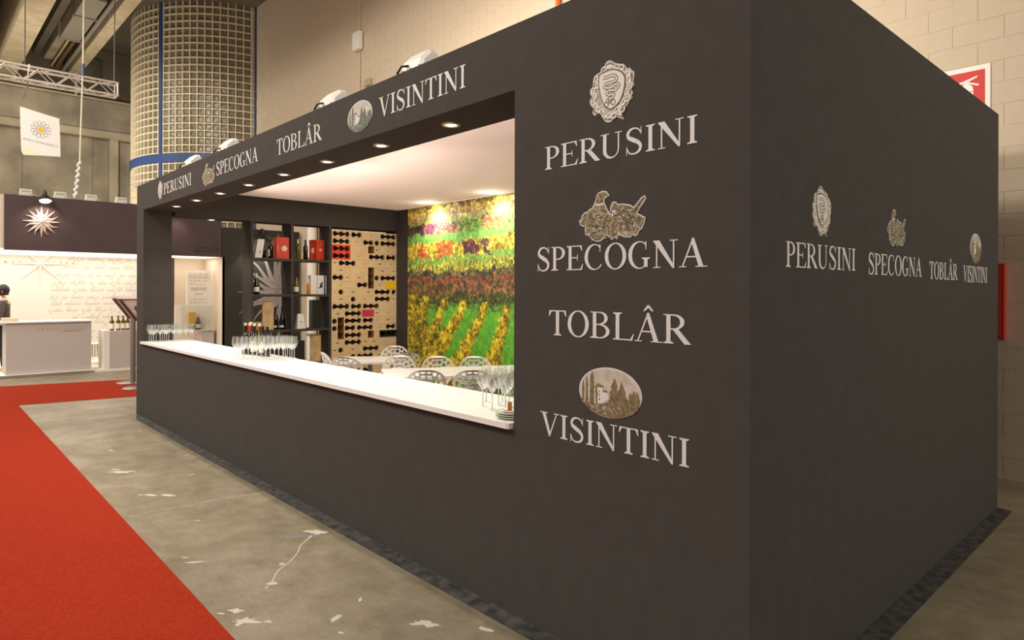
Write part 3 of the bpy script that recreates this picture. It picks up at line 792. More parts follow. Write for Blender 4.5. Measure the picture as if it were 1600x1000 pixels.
# recessed downlights in the fascia soffit
def downlight(x, y, z, label, group):
    t = thing('downlight', label, 'downlight', (x, y, z), 0, group)
    MB().lathe([(.036, -.004), (.040, -.010), (.058, -.008), (.060, 0)], 24).build('rim', SILVERRIM, t, smooth=40)
    MB().lathe([(.0005, -.010), (.020, -.010), (.036, -.004)], 20).build('lamp', LAMPON, t, smooth=60)
    return t
for i, x in enumerate((-2.107, -2.932, -3.762, -4.590, -5.415, -6.215, -7.0, -7.777)):
    downlight(x, .195, ZO, 'recessed downlight in the soffit above the bar, %s from the wide front wall' % ORD[i], 'downlights above the bar')
    light('downlight_beam', 'SPOT', (x, .195, ZO-.03), 34, (1, .93, .82), (x, .20, 0), .04, spot=math.radians(112), blend=.7)
downlight(-8.72, .93, 2.70, 'recessed downlight under the short side lintel beyond the corner pillar', None)
light('downlight_beam', 'SPOT', (-8.72, .93, 2.66), 40, (1, .80, .62), (-8.72, .93, 0), .04, spot=math.radians(100), blend=.6)
# wall washers over the mural
for x in (-7.29, -5.78, -4.2):
    light('washer_beam', 'SPOT', (x, 3.60, 2.98), 48, (1, .94, .84), (x, 3.92, 2.4), .05, spot=math.radians(120), blend=.9)
    light('washer_glow', 'POINT', (x, 3.70, 2.95), 4.5, (1, .92, .78), None, .05)
# fill light added just under the fabric to brighten the meeting area
light('meeting_fill', 'AREA', (-5.2, 2.3, 3.04), 78, (1, .94, .88), (-5.2, 2.3, 0), 5.0, 2.4)

# shelving unit in the side wall
su = thing('shelving_unit', 'charcoal open shelving unit beside the wooden bottle rack', 'shelving')
for y0, y1 in ((1.415, 1.452), (2.03, 2.068), (2.657, 2.697)): box('upright', CHAR, (-L, -8.5, y0, y1, 0, 2.70), su)
SZ = (2.165, 1.622, 1.085, .555, .06)
for z in SZ:
    for y0, y1 in ((1.452, 2.03), (2.068, 2.657)): box('shelf', CHAR, (-L, -8.5, y0, y1, z-.036, z), su)

# ------------------------------------------------------------------ wooden bottle rack
RY, RU, RH, RT = 2.702, .1105, .1175, 2.655
rk = thing('bottle_rack', 'tall birch modular bottle rack built of interlocking crates', 'rack', (-8.5, 0, 0))
def peanut(n, w_, h_):
    r = .043; nk = .019; P = []
    cxs = [(k+.5)*RU for k in range(n)]; cy = h_/2
    xs0, xs1 = cxs[0]-r, cxs[-1]+r; m = 10*n
    def half(x):
        b = 0
        for c in cxs:
            if abs(x-c) < r: b = max(b, math.sqrt(r*r-(x-c)**2))
        if cxs[0] < x < cxs[-1]: b = max(b, nk)
        return b
    xs = [xs0 + (xs1-xs0)*(.5-.5*math.cos(PI*i/m)) if n == 1 else xs0 + (xs1-xs0)*i/m for i in range(m+1)]
    lo = [(x, cy-half(x)) for x in xs]; hi = [(x, cy+half(x)) for x in xs[1:-1]][::-1]
    return lo + hi
cache = {}; holes = []; marks_n = 0
def crate(kind, r, c0, c1, nr=1, m=None):
    w_ = (c1-c0)*RU; h_ = nr*RH; gp = .0012
    key = (kind, c1-c0, nr, m.name if m else '')
    if key not in cache:
        mb = MB(); fm = lambda u, v, d: (-d, u, v)
        outer = [(gp, gp), (w_-gp, gp), (w_-gp, h_-gp), (gp, h_-gp)]
        if kind in ('T', 'E'):
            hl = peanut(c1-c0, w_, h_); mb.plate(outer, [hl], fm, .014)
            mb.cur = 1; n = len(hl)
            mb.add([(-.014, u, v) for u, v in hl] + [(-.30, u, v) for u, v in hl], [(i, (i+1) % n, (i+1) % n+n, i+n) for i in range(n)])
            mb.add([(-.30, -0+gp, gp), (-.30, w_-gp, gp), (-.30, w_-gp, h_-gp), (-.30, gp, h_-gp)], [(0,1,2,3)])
        elif kind == 'R':
            mb.cur = 1
            q = outer
            mb.add([(0, u, v) for u, v in q] + [(-.20, u, v) for u, v in q], [(0,1,5,4), (1,2,6,5), (2,3,7,6), (3,0,4,7), (4,5,6,7)])
        else:
            mb.box(-.20, 0, gp, w_-gp, gp, h_-gp)
            mb.cur = 1
            if kind == 'L': 
                u, v = w_/2, RH*.5
                mb.add([(.0004+0, u+.012*math.cos(2*PI*i/12), v+.016*math.sin(2*PI*i/12)) for i in range(12)], [tuple(range(12))])
                mb.cur = 0; mb.add([(.0008, u+.0075*math.cos(2*PI*i/12), v+.011*math.sin(2*PI*i/12)) for i in range(12)], [tuple(range(12))])
            if kind == 'M':
                mb.cur = 2; u, v = w_/2, RH*.52
                for du, r_ in ((-.015, .012), (.002, .010), (.016, .011)):
                    mb.add([(.0004, u+du+r_*math.cos(2*PI*i/10), v+.7*r_*math.sin(2*PI*i/10)) for i in range(10)], [tuple(range(10))])
        o = mb.build('crate', [m or WOOD, (WOOD_DK if kind in 'TER' else LOGOB) if not m else m, BLACK], rk); cache[key] = o
    else:
        o = cache[key].copy(); COL.objects.link(o)
    rnd = random.Random(r*31 + c0)
    o.location = (rnd.uniform(-.002, .002), RY + c0*RU, RT - (r+nr)*RH)
    if kind == 'T':
        for k in range(c0, c1): holes.append((r, RY + (k+.5)*RU, RT - (r+.5)*RH))
R_, Y_, P_, K_ = REDCRATE, YELCRATE, PINKCRATE, BLKCRATE
layout = [
 (0,'T',0,3),(0,'T',3,5),(0,'L',5,8),(0,'T',8,11),
 (1,'T',0,3),(1,'L',3,5),(1,'T',5,7),(1,'T',7,8),(1,'T',8,11),
 (2,'T',0,3,1,R_),(2,'L',3,6,2),(2,'R',6,7),(2,'M',7,8),(2,'L',8,11),
 (3,'T',0,3,1,R_),(3,'T',6,9),(3,'T',9,11),
 (4,'M',0,1),(4,'T',1,4),(4,'L',4,7),(4,'M',7,9),(4,'L',9,11),
 (5,'M',0,3),(5,'M',3,6,2),(5,'R',6,7),(5,'M',7,10),(5,'M',10,11),
 (6,'T',0,2),(6,'M',2,3),(6,'R',6,7),(6,'T',7,8),(6,'T',8,11),
 (7,'L',0,3),(7,'P',3,4),(7,'T',4,6),(7,'R',6,7),(7,'L',7,9),(7,'P',9,11,1,Y_),
 (8,'L',0,1),(8,'T',1,2),(8,'M',2,5),(8,'M',5,7),(8,'T',7,10),(8,'T',10,11),
 (9,'M',0,3),(9,'T',3,4),(9,'L',4,7),(9,'T',7,10),(9,'M',10,11),
 (10,'T',0,3),(10,'T',3,5),(10,'E',5,8),(10,'L',8,11,2),
 (11,'M',0,2),(11,'T',2,5),(11,'P',5,7,1,P_),(11,'M',7,8),
 (12,'T',0,1),(12,'R',1,2),(12,'T',2,5),(12,'T',5,7),(12,'L',7,8),(12,'M',8,11),
 (13,'T',0,1),(13,'R',1,2),(13,'T',2,4),(13,'T',4,7),(13,'L',7,9),(13,'T',9,11),
 (14,'L',0,1),(14,'R',1,2),(14,'T',2,5),(14,'L',5,6),(14,'R',6,7),(14,'P',7,8),(14,'T',8,11,1,K_),
 (15,'M',0,2),(15,'T',2,5),(15,'M',5,6),(15,'M',6,8),(15,'P',8,11),
 (16,'M',0,1),(16,'T',1,2),(16,'M',2,5),(16,'T',5,8),(16,'P',8,11),
 (17,'P',0,3),(17,'T',3,4),(17,'T',4,7),(17,'M',7,9),(17,'P',9,11),
 (18,'P',0,4),(18,'T',4,7),(18,'P',7,11),
 (19,'P',0,4),(19,'T',4,7),(19,'P',7,11),
 (20,'P',0,3),(20,'L',3,7),(20,'P',7,11),(21,'P',0,4),(21,'P',4,8),(21,'P',8,11)]
for it in layout:
    r, k, c0, c1 = it[:4]; nr = it[4] if len(it) > 4 else 1; m = it[5] if len(it) > 5 else None
    crate(k, r, c0, c1, nr, m)
RB = MB(); RB.lathe([(.0005, .008), (.022, .012), (.034, 0), (.0385, .006), (.0385, .19), (.034, .215), (.016, .25), (.0155, .29)], 14)
RBv = [(-z, x, y) for x, y, z in RB.v]; RB.v = RBv
rb0 = None
holes.sort(); hcnt = {}
for r, y, z in holes:
    hk = hcnt.get(r, 0); hcnt[r] = hk + 1
    if rb0 is None:
        rb0 = RB.build('wine_bottle', BOTDK, None, smooth=40)
        o = rb0
    else:
        o = rb0.copy(); COL.objects.link(o)
    o.location = (-8.5 - .045, y, z - .0042)
    tag(o, 'dark bottle in the birch rack, %s row down, %s from left' % (ORD[r], ORD[hk]), 'bottle', 'bottles lying in the birch rack')

# ------------------------------------------------------------------ vineyard mural (flat print on the rear wall)
def mural():
    rng = np.random.default_rng(4)
    X0, X1, Z0, Z1 = -8.14, -3.4, .02, 3.055
    nx, nz = 430, 276
    xs = np.linspace(X0, X1, nx); zs = np.linspace(Z0, Z1, nz)
    XX, ZZ = np.meshgrid(xs, zs)
    def vn(sx, sz, seed):
        r = np.random.default_rng(seed); gx = int((X1-X0)/sx)+3; gz = int((Z1-Z0)/sz)+3
        gdd = r.random((gz, gx)); u = (XX-X0)/sx; v = (ZZ-Z0)/sz
        i = u.astype(int); j = v.astype(int); fu = u-i; fv = v-j; fu = fu*fu*(3-2*fu); fv = fv*fv*(3-2*fv)
        return (gdd[j, i]*(1-fu)+gdd[j, i+1]*fu)*(1-fv) + (gdd[j+1, i]*(1-fu)+gdd[j+1, i+1]*fu)*fv
    Zw = ZZ - ((vn(.4, 3, 1)-.5)*.05 + (vn(.10, .2, 2)-.5)*.09 + (vn(.03, .06, 6)-.5)*.05 + (XX-X0)*.010)
    Xw = XX + (vn(.12, .1, 8)-.5)*.26 + (vn(.03, .03, 9)-.5)*.10
    idx = rng.random((nz, nx)); idx[1::2] = np.where(rng.random((nz//2, nx)) < .55, idx[0:nz//2*2:2], idx[1::2])
    idx[:, 1::2] = np.where(rng.random((nz, nx//2)) < .5, idx[:, 0:nx//2*2:2], idx[:, 1::2])
    idx = np.clip(.55*idx + .45*np.clip((vn(.07, .06, 12)-.5)*1.8+.5, 0, .999), 0, .999)
    img = np.zeros((nz, nx, 3)); leafy = np.full((nz, nx), 1.0)
    def pal(mask, P, lf=1.0):
        A = np.array(P, float); img[mask] = A[(idx[mask]*len(P)).astype(int)]; leafy[mask] = lf
    YEL = [(122,108,42),(164,146,52),(196,176,62),(214,196,84)]
    pal(Zw > 0, [(150,126,58),(190,162,72),(212,184,86),(226,208,124)])
    pal(Zw > 3.01, [(92,90,44),(130,120,54),(176,156,66)])
    pal(Zw < 2.93, [(142,120,76),(168,148,94),(196,176,118),(208,190,132)], .7)
    pal(Zw < 2.84, [(128,150,74),(150,166,86),(170,170,92)], .5)
    m4 = Zw < 2.77
    for x_, P in ((9, [(110,150,64),(140,166,76),(146,104,70),(90,120,52)]), (-5.75, [(150,106,70),(126,86,58),(182,150,84),(106,74,52)]), (-6.25, [(84,124,50),(116,154,64),(66,94,38),(140,160,70)]), (-6.75, [(96,74,60),(126,98,66),(150,120,80)]), (-7.02, [(172,92,74),(140,66,78),(204,134,98),(110,60,60)]), (-7.42, [(102,56,92),(80,46,72),(140,76,86),(170,96,76)]), (-7.78, [(54,38,44),(78,54,52),(64,76,44),(104,74,64)])):
        pal(m4 & (Xw < x_), P)
    pal(Zw < 2.60, [(98,150,70),(112,164,78),(126,176,88)], .35)
    pal(Zw < 2.46, YEL)
    m6 = (Zw < 2.43) & (Zw > 2.19)
    for xc, hw_, P in ((-7.68, .09, [(190,92,44),(168,64,36),(206,130,60)]), (-7.2, .15, [(204,106,50),(180,76,40),(214,150,70)]), (-6.46, .15, [(98,58,54),(76,46,50),(128,84,60)]), (-6.1, .07, [(88,60,76),(70,50,58),(110,90,60)]), (-4.9, .2, [(150,84,60),(120,70,50)])):
        pal(m6 & (np.abs(Xw-xc) < hw_), P)
    pal(Zw < 2.22, [(96,146,66),(112,158,74),(140,160,72)], .4)
    pal(Zw < 2.14, [(124,124,54),(150,152,60),(174,176,70),(106,104,50)])
    pal(Zw < 2.00, [(60,54,48),(78,70,54),(98,90,60),(118,110,66)])
    pal(Zw < 1.89, [(84,66,50),(116,72,54),(152,86,58),(70,58,46)])
    pal(Zw < 1.80, [(66,58,44),(92,78,54),(116,96,58),(146,88,58),(80,92,50)])
    pal(Zw < 1.62, [(52,50,36),(74,80,44),(94,112,50),(62,58,40)])
    pal(Zw < 1.47, [(74,104,44),(88,132,50),(100,146,56)], .6)
    pal(Zw < 1.38, [(84,156,46),(92,166,50),(100,174,54),(110,180,60)], .22)
    rows = [((-8.0,1.62),(-8.35,.3),.14,.42,1),((-7.615,1.60),(-8.08,.62),.11,.36,1),((-7.086,1.58),(-7.45,1.0),.075,.13,0),((-7.40,1.15),(-7.95,.40),.22,.34,1),((-6.593,1.54),(-7.78,.28),.085,.30,0),((-6.114,1.52),(-7.02,.30),.085,.23,0),((-5.649,1.48),(-6.15,.25),.085,.20,0),((-5.1,1.48),(-5.25,.25),.08,.2,0),((-4.6,1.48),(-4.45,.25),.08,.2,0),((-4.1,1.48),(-3.7,.25),.08,.2,0)]
    for n_, ((a, b), (c, d_), w0, w1, k) in enumerate(rows):
        t = np.clip((b-ZZ)/(b-d_), 0, 1.3); xc = a+(c-a)*t**1.15; wd = w0+(w1-w0)*t
        wd = wd*(.50+.55*vn(.08, .09, 40+n_)+.45*vn(.035, .04, 60+n_))
        mk = (ZZ < b+.03*(vn(.05,.06,5)-.5)) & (np.abs(XX-xc) < wd)
        pal(mk, [(96,88,28),(160,140,34),(206,178,40),(222,192,46),(236,212,70)] if not k else [(84,86,32),(138,128,36),(184,164,42),(212,186,52)])
        lo = mk & (XX > xc + wd*.35); img[lo] *= .80
    L = .50 + .62*vn(.035, .04, 70) + .30*(rng.random((nz, nx))-.5) + .25*(vn(.016, .018, 71)-.5)
    L = 1 + (L*1.18-1)*leafy
    img *= L[..., None]
    img += rng.normal(0, 5, img.shape)*leafy[..., None]
    for _ in range(150):
        j = rng.integers(int(nz*.46), int(nz*.55)); i = rng.integers(0, nx-1); img[j-6:j, i:i+1] = (52,46,30)
    for _ in range(80):
        j = rng.integers(int(nz*.2), int(nz*.46)); i = rng.integers(0, nx-1)
        if leafy[j, i] == 1: img[j-9:j, i:i+1] = (84,66,44)
    img = np.clip((img-110)*1.12+124, 0, 255)
    v = img/255.0; linc = np.where(v <= .04045, v/12.92, ((v+.055)/1.055)**2.4)
    verts = [(x, 0, z) for z in np.linspace(Z0, Z1, nz+1) for x in np.linspace(X0, X1, nx+1)]
    faces = [(j*(nx+1)+i, j*(nx+1)+i+1, (j+1)*(nx+1)+i+1, (j+1)*(nx+1)+i) for j in range(nz) for i in range(nx)]
    me = bpy.data.meshes.new('print'); me.from_pydata(verts, [], faces)
    at = me.color_attributes.new('print', 'FLOAT_COLOR', 'CORNER')
    cc = np.ones((nz*nx, 4, 4), np.float32); cc[:, :, :3] = linc.reshape(-1, 1, 3)
    at.data.foreach_set('color', cc.ravel())
    m = mat('mural_print', (128,128,128), .55); nt = m.node_tree
    an = nt.nodes.new('ShaderNodeAttribute'); an.attribute_name = 'print'
    nt.links.new(an.outputs['Color'], nt.nodes['Principled BSDF'].inputs['Base Color'])
    me.materials.append(m)
    t = thing('vineyard_mural', 'large colour print of autumn vineyard rows on the rear wall', 'mural', (0, 3.908, 0))
    o = bpy.data.objects.new('print', me); COL.objects.link(o); o.parent = t
    MB().box(X0, X1, .001, .011, Z0, Z1).build('backing_board', CARDW, t)
mural()

# ------------------------------------------------------------------ bottles and boxes on the shelves
def bottle(loc, label, glass, h=.31, r=.038, cap=None, lab=None, group=None, rz=0.0, cork=None, slope=False, cat='bottle', name='wine_bottle'):
    t = thing(name, label, cat, loc, rz, group)
    if slope: prof = [(.0005, 0), (r*1.1, 0), (r*1.14, .006), (r*1.14, h*.36), (r*1.0, h*.48), (r*.55, h*.68), (r*.38, h*.78), (r*.36, h*.97), (.0005, h*.97)]
    else: prof = [(.0005, 0), (r*.92, 0), (r, .006), (r, h*.60), (r*.90, h*.66), (r*.5, h*.73), (r*.37, h*.78), (r*.36, h*.965), (r*.42, h*.967), (r*.42, h*.985), (.0005, h*.985)]
    MB().lathe(prof, 16).build('body', glass, t, smooth=35)
    if cap: MB().lathe([(r*.40, h*.78), (r*.39, h*.80), (r*.39, h*.97), (r*.45, h*.972), (r*.45, h*.99), (.0005, h*.992)], 14).build('capsule', cap, t, smooth=35)
    if lab:
        n = 9; rr = (r*1.145 if slope else r)+.0008; z0, z1 = h*.12, h*(.34 if slope else .48)
        vs = []
        for i in range(n+1):
            a = -1.25 + 2.5*i/n; vs += [(rr*math.cos(a), rr*math.sin(a), z0), (rr*math.cos(a), rr*math.sin(a), z1)]
        MB().add(vs, [(2*i, 2*i+2, 2*i+3, 2*i+1) for i in range(n)]).build('paper_label', lab, t)
    if cork: MB().lathe([(r*.30, h*.95), (r*.30, h*.985), (r*.40, h*.987), (r*.42, h*1.08), (.0005, h*1.082)], 12).build('stopper', cork, t, smooth=35)
    return t
XS = -8.65
aim = -.85                                                    # labels turned towards the bar
bottle((XS, 1.673, SZ[0]), 'dark bottle beside the leaning white box on the top left shelf', BOTOL if 0 else BOTDK, .255, .03, rz=aim)
bottle((XS, 1.772, SZ[0]), 'dark bottle with pale label beside the red box on the top left shelf', BOTDK, .29, .039, lab=LABELC, rz=aim-1.1)
bottle((XS, 2.205, SZ[0]), 'bottle with white capsule on the top right shelf', BOTOL, .32, .038, cap=CARDW, rz=aim)
bottle((XS, 2.330, SZ[0]), 'plain dark bottle beside the red box on the top right shelf', BOTDK, .315, .036, cap=BLACK, rz=aim)
bottle((XS, 1.555, SZ[1]), 'dark sloping bottle with white label on the middle left shelf', BOTDK, .32, .040, cap=CARDW, lab=CARDW, slope=True, rz=aim+.3)
bottle((XS, 2.180, SZ[1]), 'yellow-green bottle with white label on the middle right shelf', BOTOL, .335, .042, lab=CARDW, cap=BLACK, slope=True, rz=aim)
bottle((XS, 2.385, SZ[1]), 'small golden bottle before the white box on the middle right shelf', BOTGD, .235, .030, cap=CARDW, rz=aim)
bottle((XS, 1.845, SZ[2]), 'black sparkling wine bottle next to the tall pine box, left of two', BOTDK, .345, .043, lab=None, slope=True, cap=BLACK, rz=aim)
bottle((XS, 1.955, SZ[2]), 'black sparkling wine bottle by the shelf divider, right of two', BOTDK, .350, .043, lab=None, slope=True, cap=BLACK, rz=aim)
for o_ in [o for o in bpy.data.objects if o.get('label', '').startswith('black sparkling')]:
    vs = []; rr = .0503
    for i in range(7):
        a = -.9 + 1.8*i/6; vs += [(rr*math.cos(a), rr*math.sin(a), .030), (rr*math.cos(a), rr*math.sin(a), .060)]
    MB().add(vs, [(2*i, 2*i+2, 2*i+3, 2*i+1) for i in range(6)]).build('paper_label', CARDW, o_)
def carton(name, label, cat, loc, dx, dy, dz, m, lid=True, rz=0.0, parts=()):
    """box standing on a shelf; front faces +X; base centre at loc"""
    t = thing(name, label, cat, loc, rz)
    b = MB().box(-dx/2, dx/2, -dy/2, dy/2, 0, dz if not lid else dz*.86); b.build('box_body', m, t)
    if lid: MB().box(-dx/2-.001, dx/2+.001, -dy/2-.001, dy/2+.001, dz*.862, dz).build('lid', m, t)
    return t
def emblem(parent, x, y, z, r, m=LABELC, m2=REDBOX, hexa=True):
    n = 6 if hexa else 12; mb = MB(); f = lambda u, v, d: (x+d, y+u, z+v)
    prints(mb, [[(r*math.cos(2*PI*i/n), r*math.sin(2*PI*i/n)) for i in range(n)]], f)
    mb.cur = 1; prints(mb, ribbon([(r*.62*math.cos(2*PI*i/n), r*.62*math.sin(2*PI*i/n)) for i in range(n+1)], r*.1), f, .002)
    prints(mb, ribbon([(-.3*r, -.3*r), (-.3*r, .3*r), (.2*r, .1*r), (-.1*r, -.1*r), (.3*r, -.3*r)], r*.1), f, .002)
    mb.build('round_logo', [m, m2], parent)
c = carton('gift_box', 'red gift box with hexagonal emblem on the top left shelf', 'box', (-8.64, 1.925, SZ[0]), .20, .19, .325, REDBOX, False, -.12)
emblem(c, .1005, .025, .155, .045)
mb = MB(); prints(mb, [[(-.07, .10), (-.066, .10), (-.066, .20), (-.07, .20)]], lambda u, v, d: (.1005+d, u, v)); mb.build('side_print', LABELC, c)
c = carton('gift_box', 'red gift box turned corner-on on the top right shelf', 'box', (-8.66, 2.525, SZ[0]), .165, .165, .32, REDBOX, False, .30)
emblem(c, .0830, 0, .16, .024)
mb = MB(); prints(mb, [arc(0, 0, .03, .045, 0, 330, 11)], lambda u, v, d: (u, -.0830-d, .15+v)); mb.build('side_logo', LABELC, c)
# leaning white box
t = thing('gift_box', 'white gift box leaning askew on the top left shelf', 'box', (-8.66, 1.56, SZ[0]))
MB().plate([(-.045, 0), (.065, 0), (.105, .285), (.005, .285)], [], lambda u, v, d: (.04-d, u, v), .08).build('box_body', CARDW, t)
mb = MB(); prints(mb, [arc(.035, .09, .008, .014, 0, 330, 11), [(.04,.10),(.047,.12),(.038,.115)]], lambda u, v, d: (.04+d, u, v)); mb.build('small_print', BLACK, t)
c = carton('presentation_box', 'wide white presentation box with a dark drawing on the middle right shelf', 'box', (-8.66, 2.515, SZ[1]), .10, .23, .30, CARDW, False)
mb = MB(); f = lambda u, v, d: (.0505+d, u, v)
prints(mb, ribbon(smooth_pts([(.02,.10),(.06,.11),(.08,.13),(.06,.16),(.09,.19)], 4), .02) + [arc(.06, .14, .02, .035, 0, 330, 11)], f); mb.build('drawing', BLACK, c)
mb = MB(); prints(mb, [[(-.006, .0), (0, .0), (0, .30), (-.006, .30)]], f); mb.build('box_seam', GREYLINE, c)
c = carton('slim_box', 'slim black and white box against the upright on the middle right shelf', 'box', (-8.62, 2.640, SZ[1]), .08, .022, .30, BLACK, False)
MB().box(.0405, .0435, -.003, .009, .002, .298).build('white_edge', CARDW, c)
t = thing('pine_wine_box', 'tall pine wine box on the lower left shelf', 'box', (-8.64, 1.722, SZ[2]), -.35)
MB().box(-.075, .06, -.075, .085, 0, .425).build('box_body', PINE, t)
MB().box(.061, .072, -.072, .082, .004, .421).build('sliding_lid', PINE, t)
for y in (-.05, -.01, .03): MB().box(-.03, .0, y, y+.025, .425, .434).build('cleat', WOOD_DK, t)
t = thing('pine_wine_box', 'small pine block box half hidden left of the tall pine box', 'box', (-8.62, 1.555, SZ[2]))
MB().box(-.06, .05, -.05, .05, 0, .11).build('box_body', WOOD_DK, t); MB().box(-.061, .051, -.051, .051, .111, .122).build('lid', PINE, t)
t = thing('carrier_bag', 'white tapered paper carrier with tiny dark print on the lower right shelf', 'bag', (-8.63, 2.236, SZ[2]))
MB().add([(-.045,-.072,0),(.045,-.072,0),(.045,.072,0),(-.045,.072,0),(-.02,-.045,.225),(.02,-.045,.235),(.02,.045,.225),(-.02,.045,.225)], [(0,1,5,4),(1,2,6,5),(2,3,7,6),(3,0,4,7),(4,5,6,7),(0,3,2,1)]).build('bag_body', CARDW, t)
mb = MB(); prints(mb, [arc(0, 0, .008, .014, 0, 330, 11)], lambda u, v, d: (.0335+d, u, .11+v+.0)); mb.build('small_print', BLACK, t)
t = thing('display_box', 'tall plain black box standing on the lower right shelf', 'box', (-8.66, 2.50, SZ[2]))
MB().box(-.06, .06, -.075, .075, 0, .43).build('box_body', BLACK, t); MB().box(-.061, .061, -.076, .076, .4305, .445).build('lid', BLACK, t)
t = thing('pine_wine_box', 'tall pine wine box on the bottom right shelf beside the chairs', 'box', (-8.65, 2.50, SZ[3]), -.45)
MB().box(-.075, .06, -.085, .085, 0, .415).build('box_body', PINE, t); MB().box(.061, .071, -.08, .08, .004, .41).build('sliding_lid', PINE, t)
t = thing('display_box', 'low dark brown box behind the wine glasses on the bottom right shelf', 'box', (-8.64, 2.20, SZ[3]))
MB().box(-.05, .06, -.08, .09, 0, .33).build('box_body', BLKCRATE, t); MB().box(-.051, .061, -.081, .091, .3305, .342).build('lid', BLKCRATE, t)

# ------------------------------------------------------------------ bar: glasses, open bottles, plates
def glass_proto(h=.225, s=1.0):
    t = thing('wine_glass', 'stemmed wine glass', 'glass')
    bw2 = MB().lathe([(.0345, .152), (.0340, .170), (.030, .200), (.0265, h)], 18); bw2.cur = 1; bw2.lathe([(.0035, .098), (.010, .104), (.021, .120), (.0315, .143), (.0345, .152)], 18)
    bw2.build('bowl', [GLASS, STEMB], t, smooth=60)
    MB().lathe([(.0005, .0035), (.0305, .0005), (.0315, .002), (.008, .007), (.0042, .014), (.0036, .09), (.0055, .101), (.0005, .104)], 14).build('foot_and_stem', STEM, t, smooth=50)
    return t
gp = glass_proto()
used = [False]
def put_glass(x, y, label, group):
    if not used[0]: o = gp; used[0] = True; o.location = (x, y, ZC); tag(o, label, 'glass', group)
    else: o = copy_tree(gp, None, (x, y, ZC), random.uniform(0, 3), label, group)
for i in range(7):
    for j in range(3):
        if j == 1 and i % 2: continue
        put_glass(-8.435 + .095*j + .004*(i % 2), .055 + .079*i, 'wine glass by the corner pillar, %s row from bar edge, %s from pillar' % (ORD[i], ORD[j]), 'glasses at the far left end of the bar')
for i in range(7):
    for j in range(4):
        if (i, j) in ((0, 3), (6, 3)): continue
        x = -5.50 + .105*j + .025*i; y = .10 + .078*i
        put_glass(x, y if y < .55 else .55, 'wine glass in the middle cluster, %s row from bar edge, %s from left' % (ORD[i], ORD[j]), 'glasses in the middle of the bar')
for i, row in enumerate(([(-1.80, .205), (-1.668, .165), (-1.555, .165)], [(-1.88, .30), (-1.765, .300), (-1.655, .285), (-1.548, .29)], [(-1.85, .405), (-1.74, .41), (-1.63, .41), (-1.52, .41)])):
    for j, (x, y) in enumerate(row):
        put_glass(x, y, 'wine glass at right end of the bar, %s row from edge, %s from left' % (ORD[i], ORD[j]), 'glasses at the right end of the bar')
ob = [(383.9, 'tan cork', BOTDK, CORK, None), (392.4, 'pale cork', BOTDK, CORKP, None), (390.6, 'red', BOTDK, CORKP, REDCAP), (397.8, 'pale cork', BOTDK, CORKP, BLACK), (405.9, 'amber', BOTOL, CORKP, None), (410.7, 'black', BOTDK, None, BLACK), (417.9, 'black', BOTDK, None, BLACK)]
txts = ['open bottle with tan cork, leftmost behind the middle glasses', 'open bottle with pale cork, just behind the red-necked one', 'open bottle with red capsule and pale cork behind the middle glasses', 'open bottle with black neck and pale cork beside the red-necked one', 'olive glass bottle with pale cork behind the middle glasses', 'black-capsuled bottle, left of the two at the row end', 'black-capsuled bottle, last of the row towards the right']
for k, (px, _, gm, ck, cp) in enumerate(ob):
    y = .36 + (.10 if k == 1 else 0) + .012*k
    q = (px-800)/FPX                                                  # where the sight line of that neck crosses this depth on the bar
    dvec = fw + rt*q; tt = (y-CAM_C.y)/dvec.y; x = CAM_C.x + dvec.x*tt
    x = round(x, 2)
    bottle((x, y, ZC), txts[k], gm, .31, .037, cap=cp, lab=LABELC if k % 2 else None, cork=ck, group=None, rz=aim)
t = thing('plate_stack', 'stack of greenish glass plates with leaflets at the right end of the bar', 'plates', (-1.425, .105, ZC))
for k in range(3): MB().lathe([(.0005, .002), (.070, .0), (.094, .008), (.098, .012), (.094, .013), (.070, .006), (.0005, .006)], 24, (0, 0, .012*k)).build('plate', PLATEG, t, smooth=50)
t2 = tag(MB().box(-.06, .06, -.045, .045, 0, .002).build('leaflet', CARDW, None, (-1.42, .10, ZC+.0385), .5), 'white leaflet lying on the stack of glass plates', 'leaflet')
mb = MB(); prints(mb, [[(-.05,-.03),(.04,-.03),(.04,-.012),(-.05,-.012)]], lambda u, v, d: (u, v, .002+d)); mb.build('red_print', REDCAP, t2)
t3 = tag(MB().box(-.012, .012, -.001, .001, 0, .045).build('tag_card', TANCARD, None, (-1.43, .085, ZC+.0415), .6), 'small tan card standing on the leaflet on the plates', 'card')

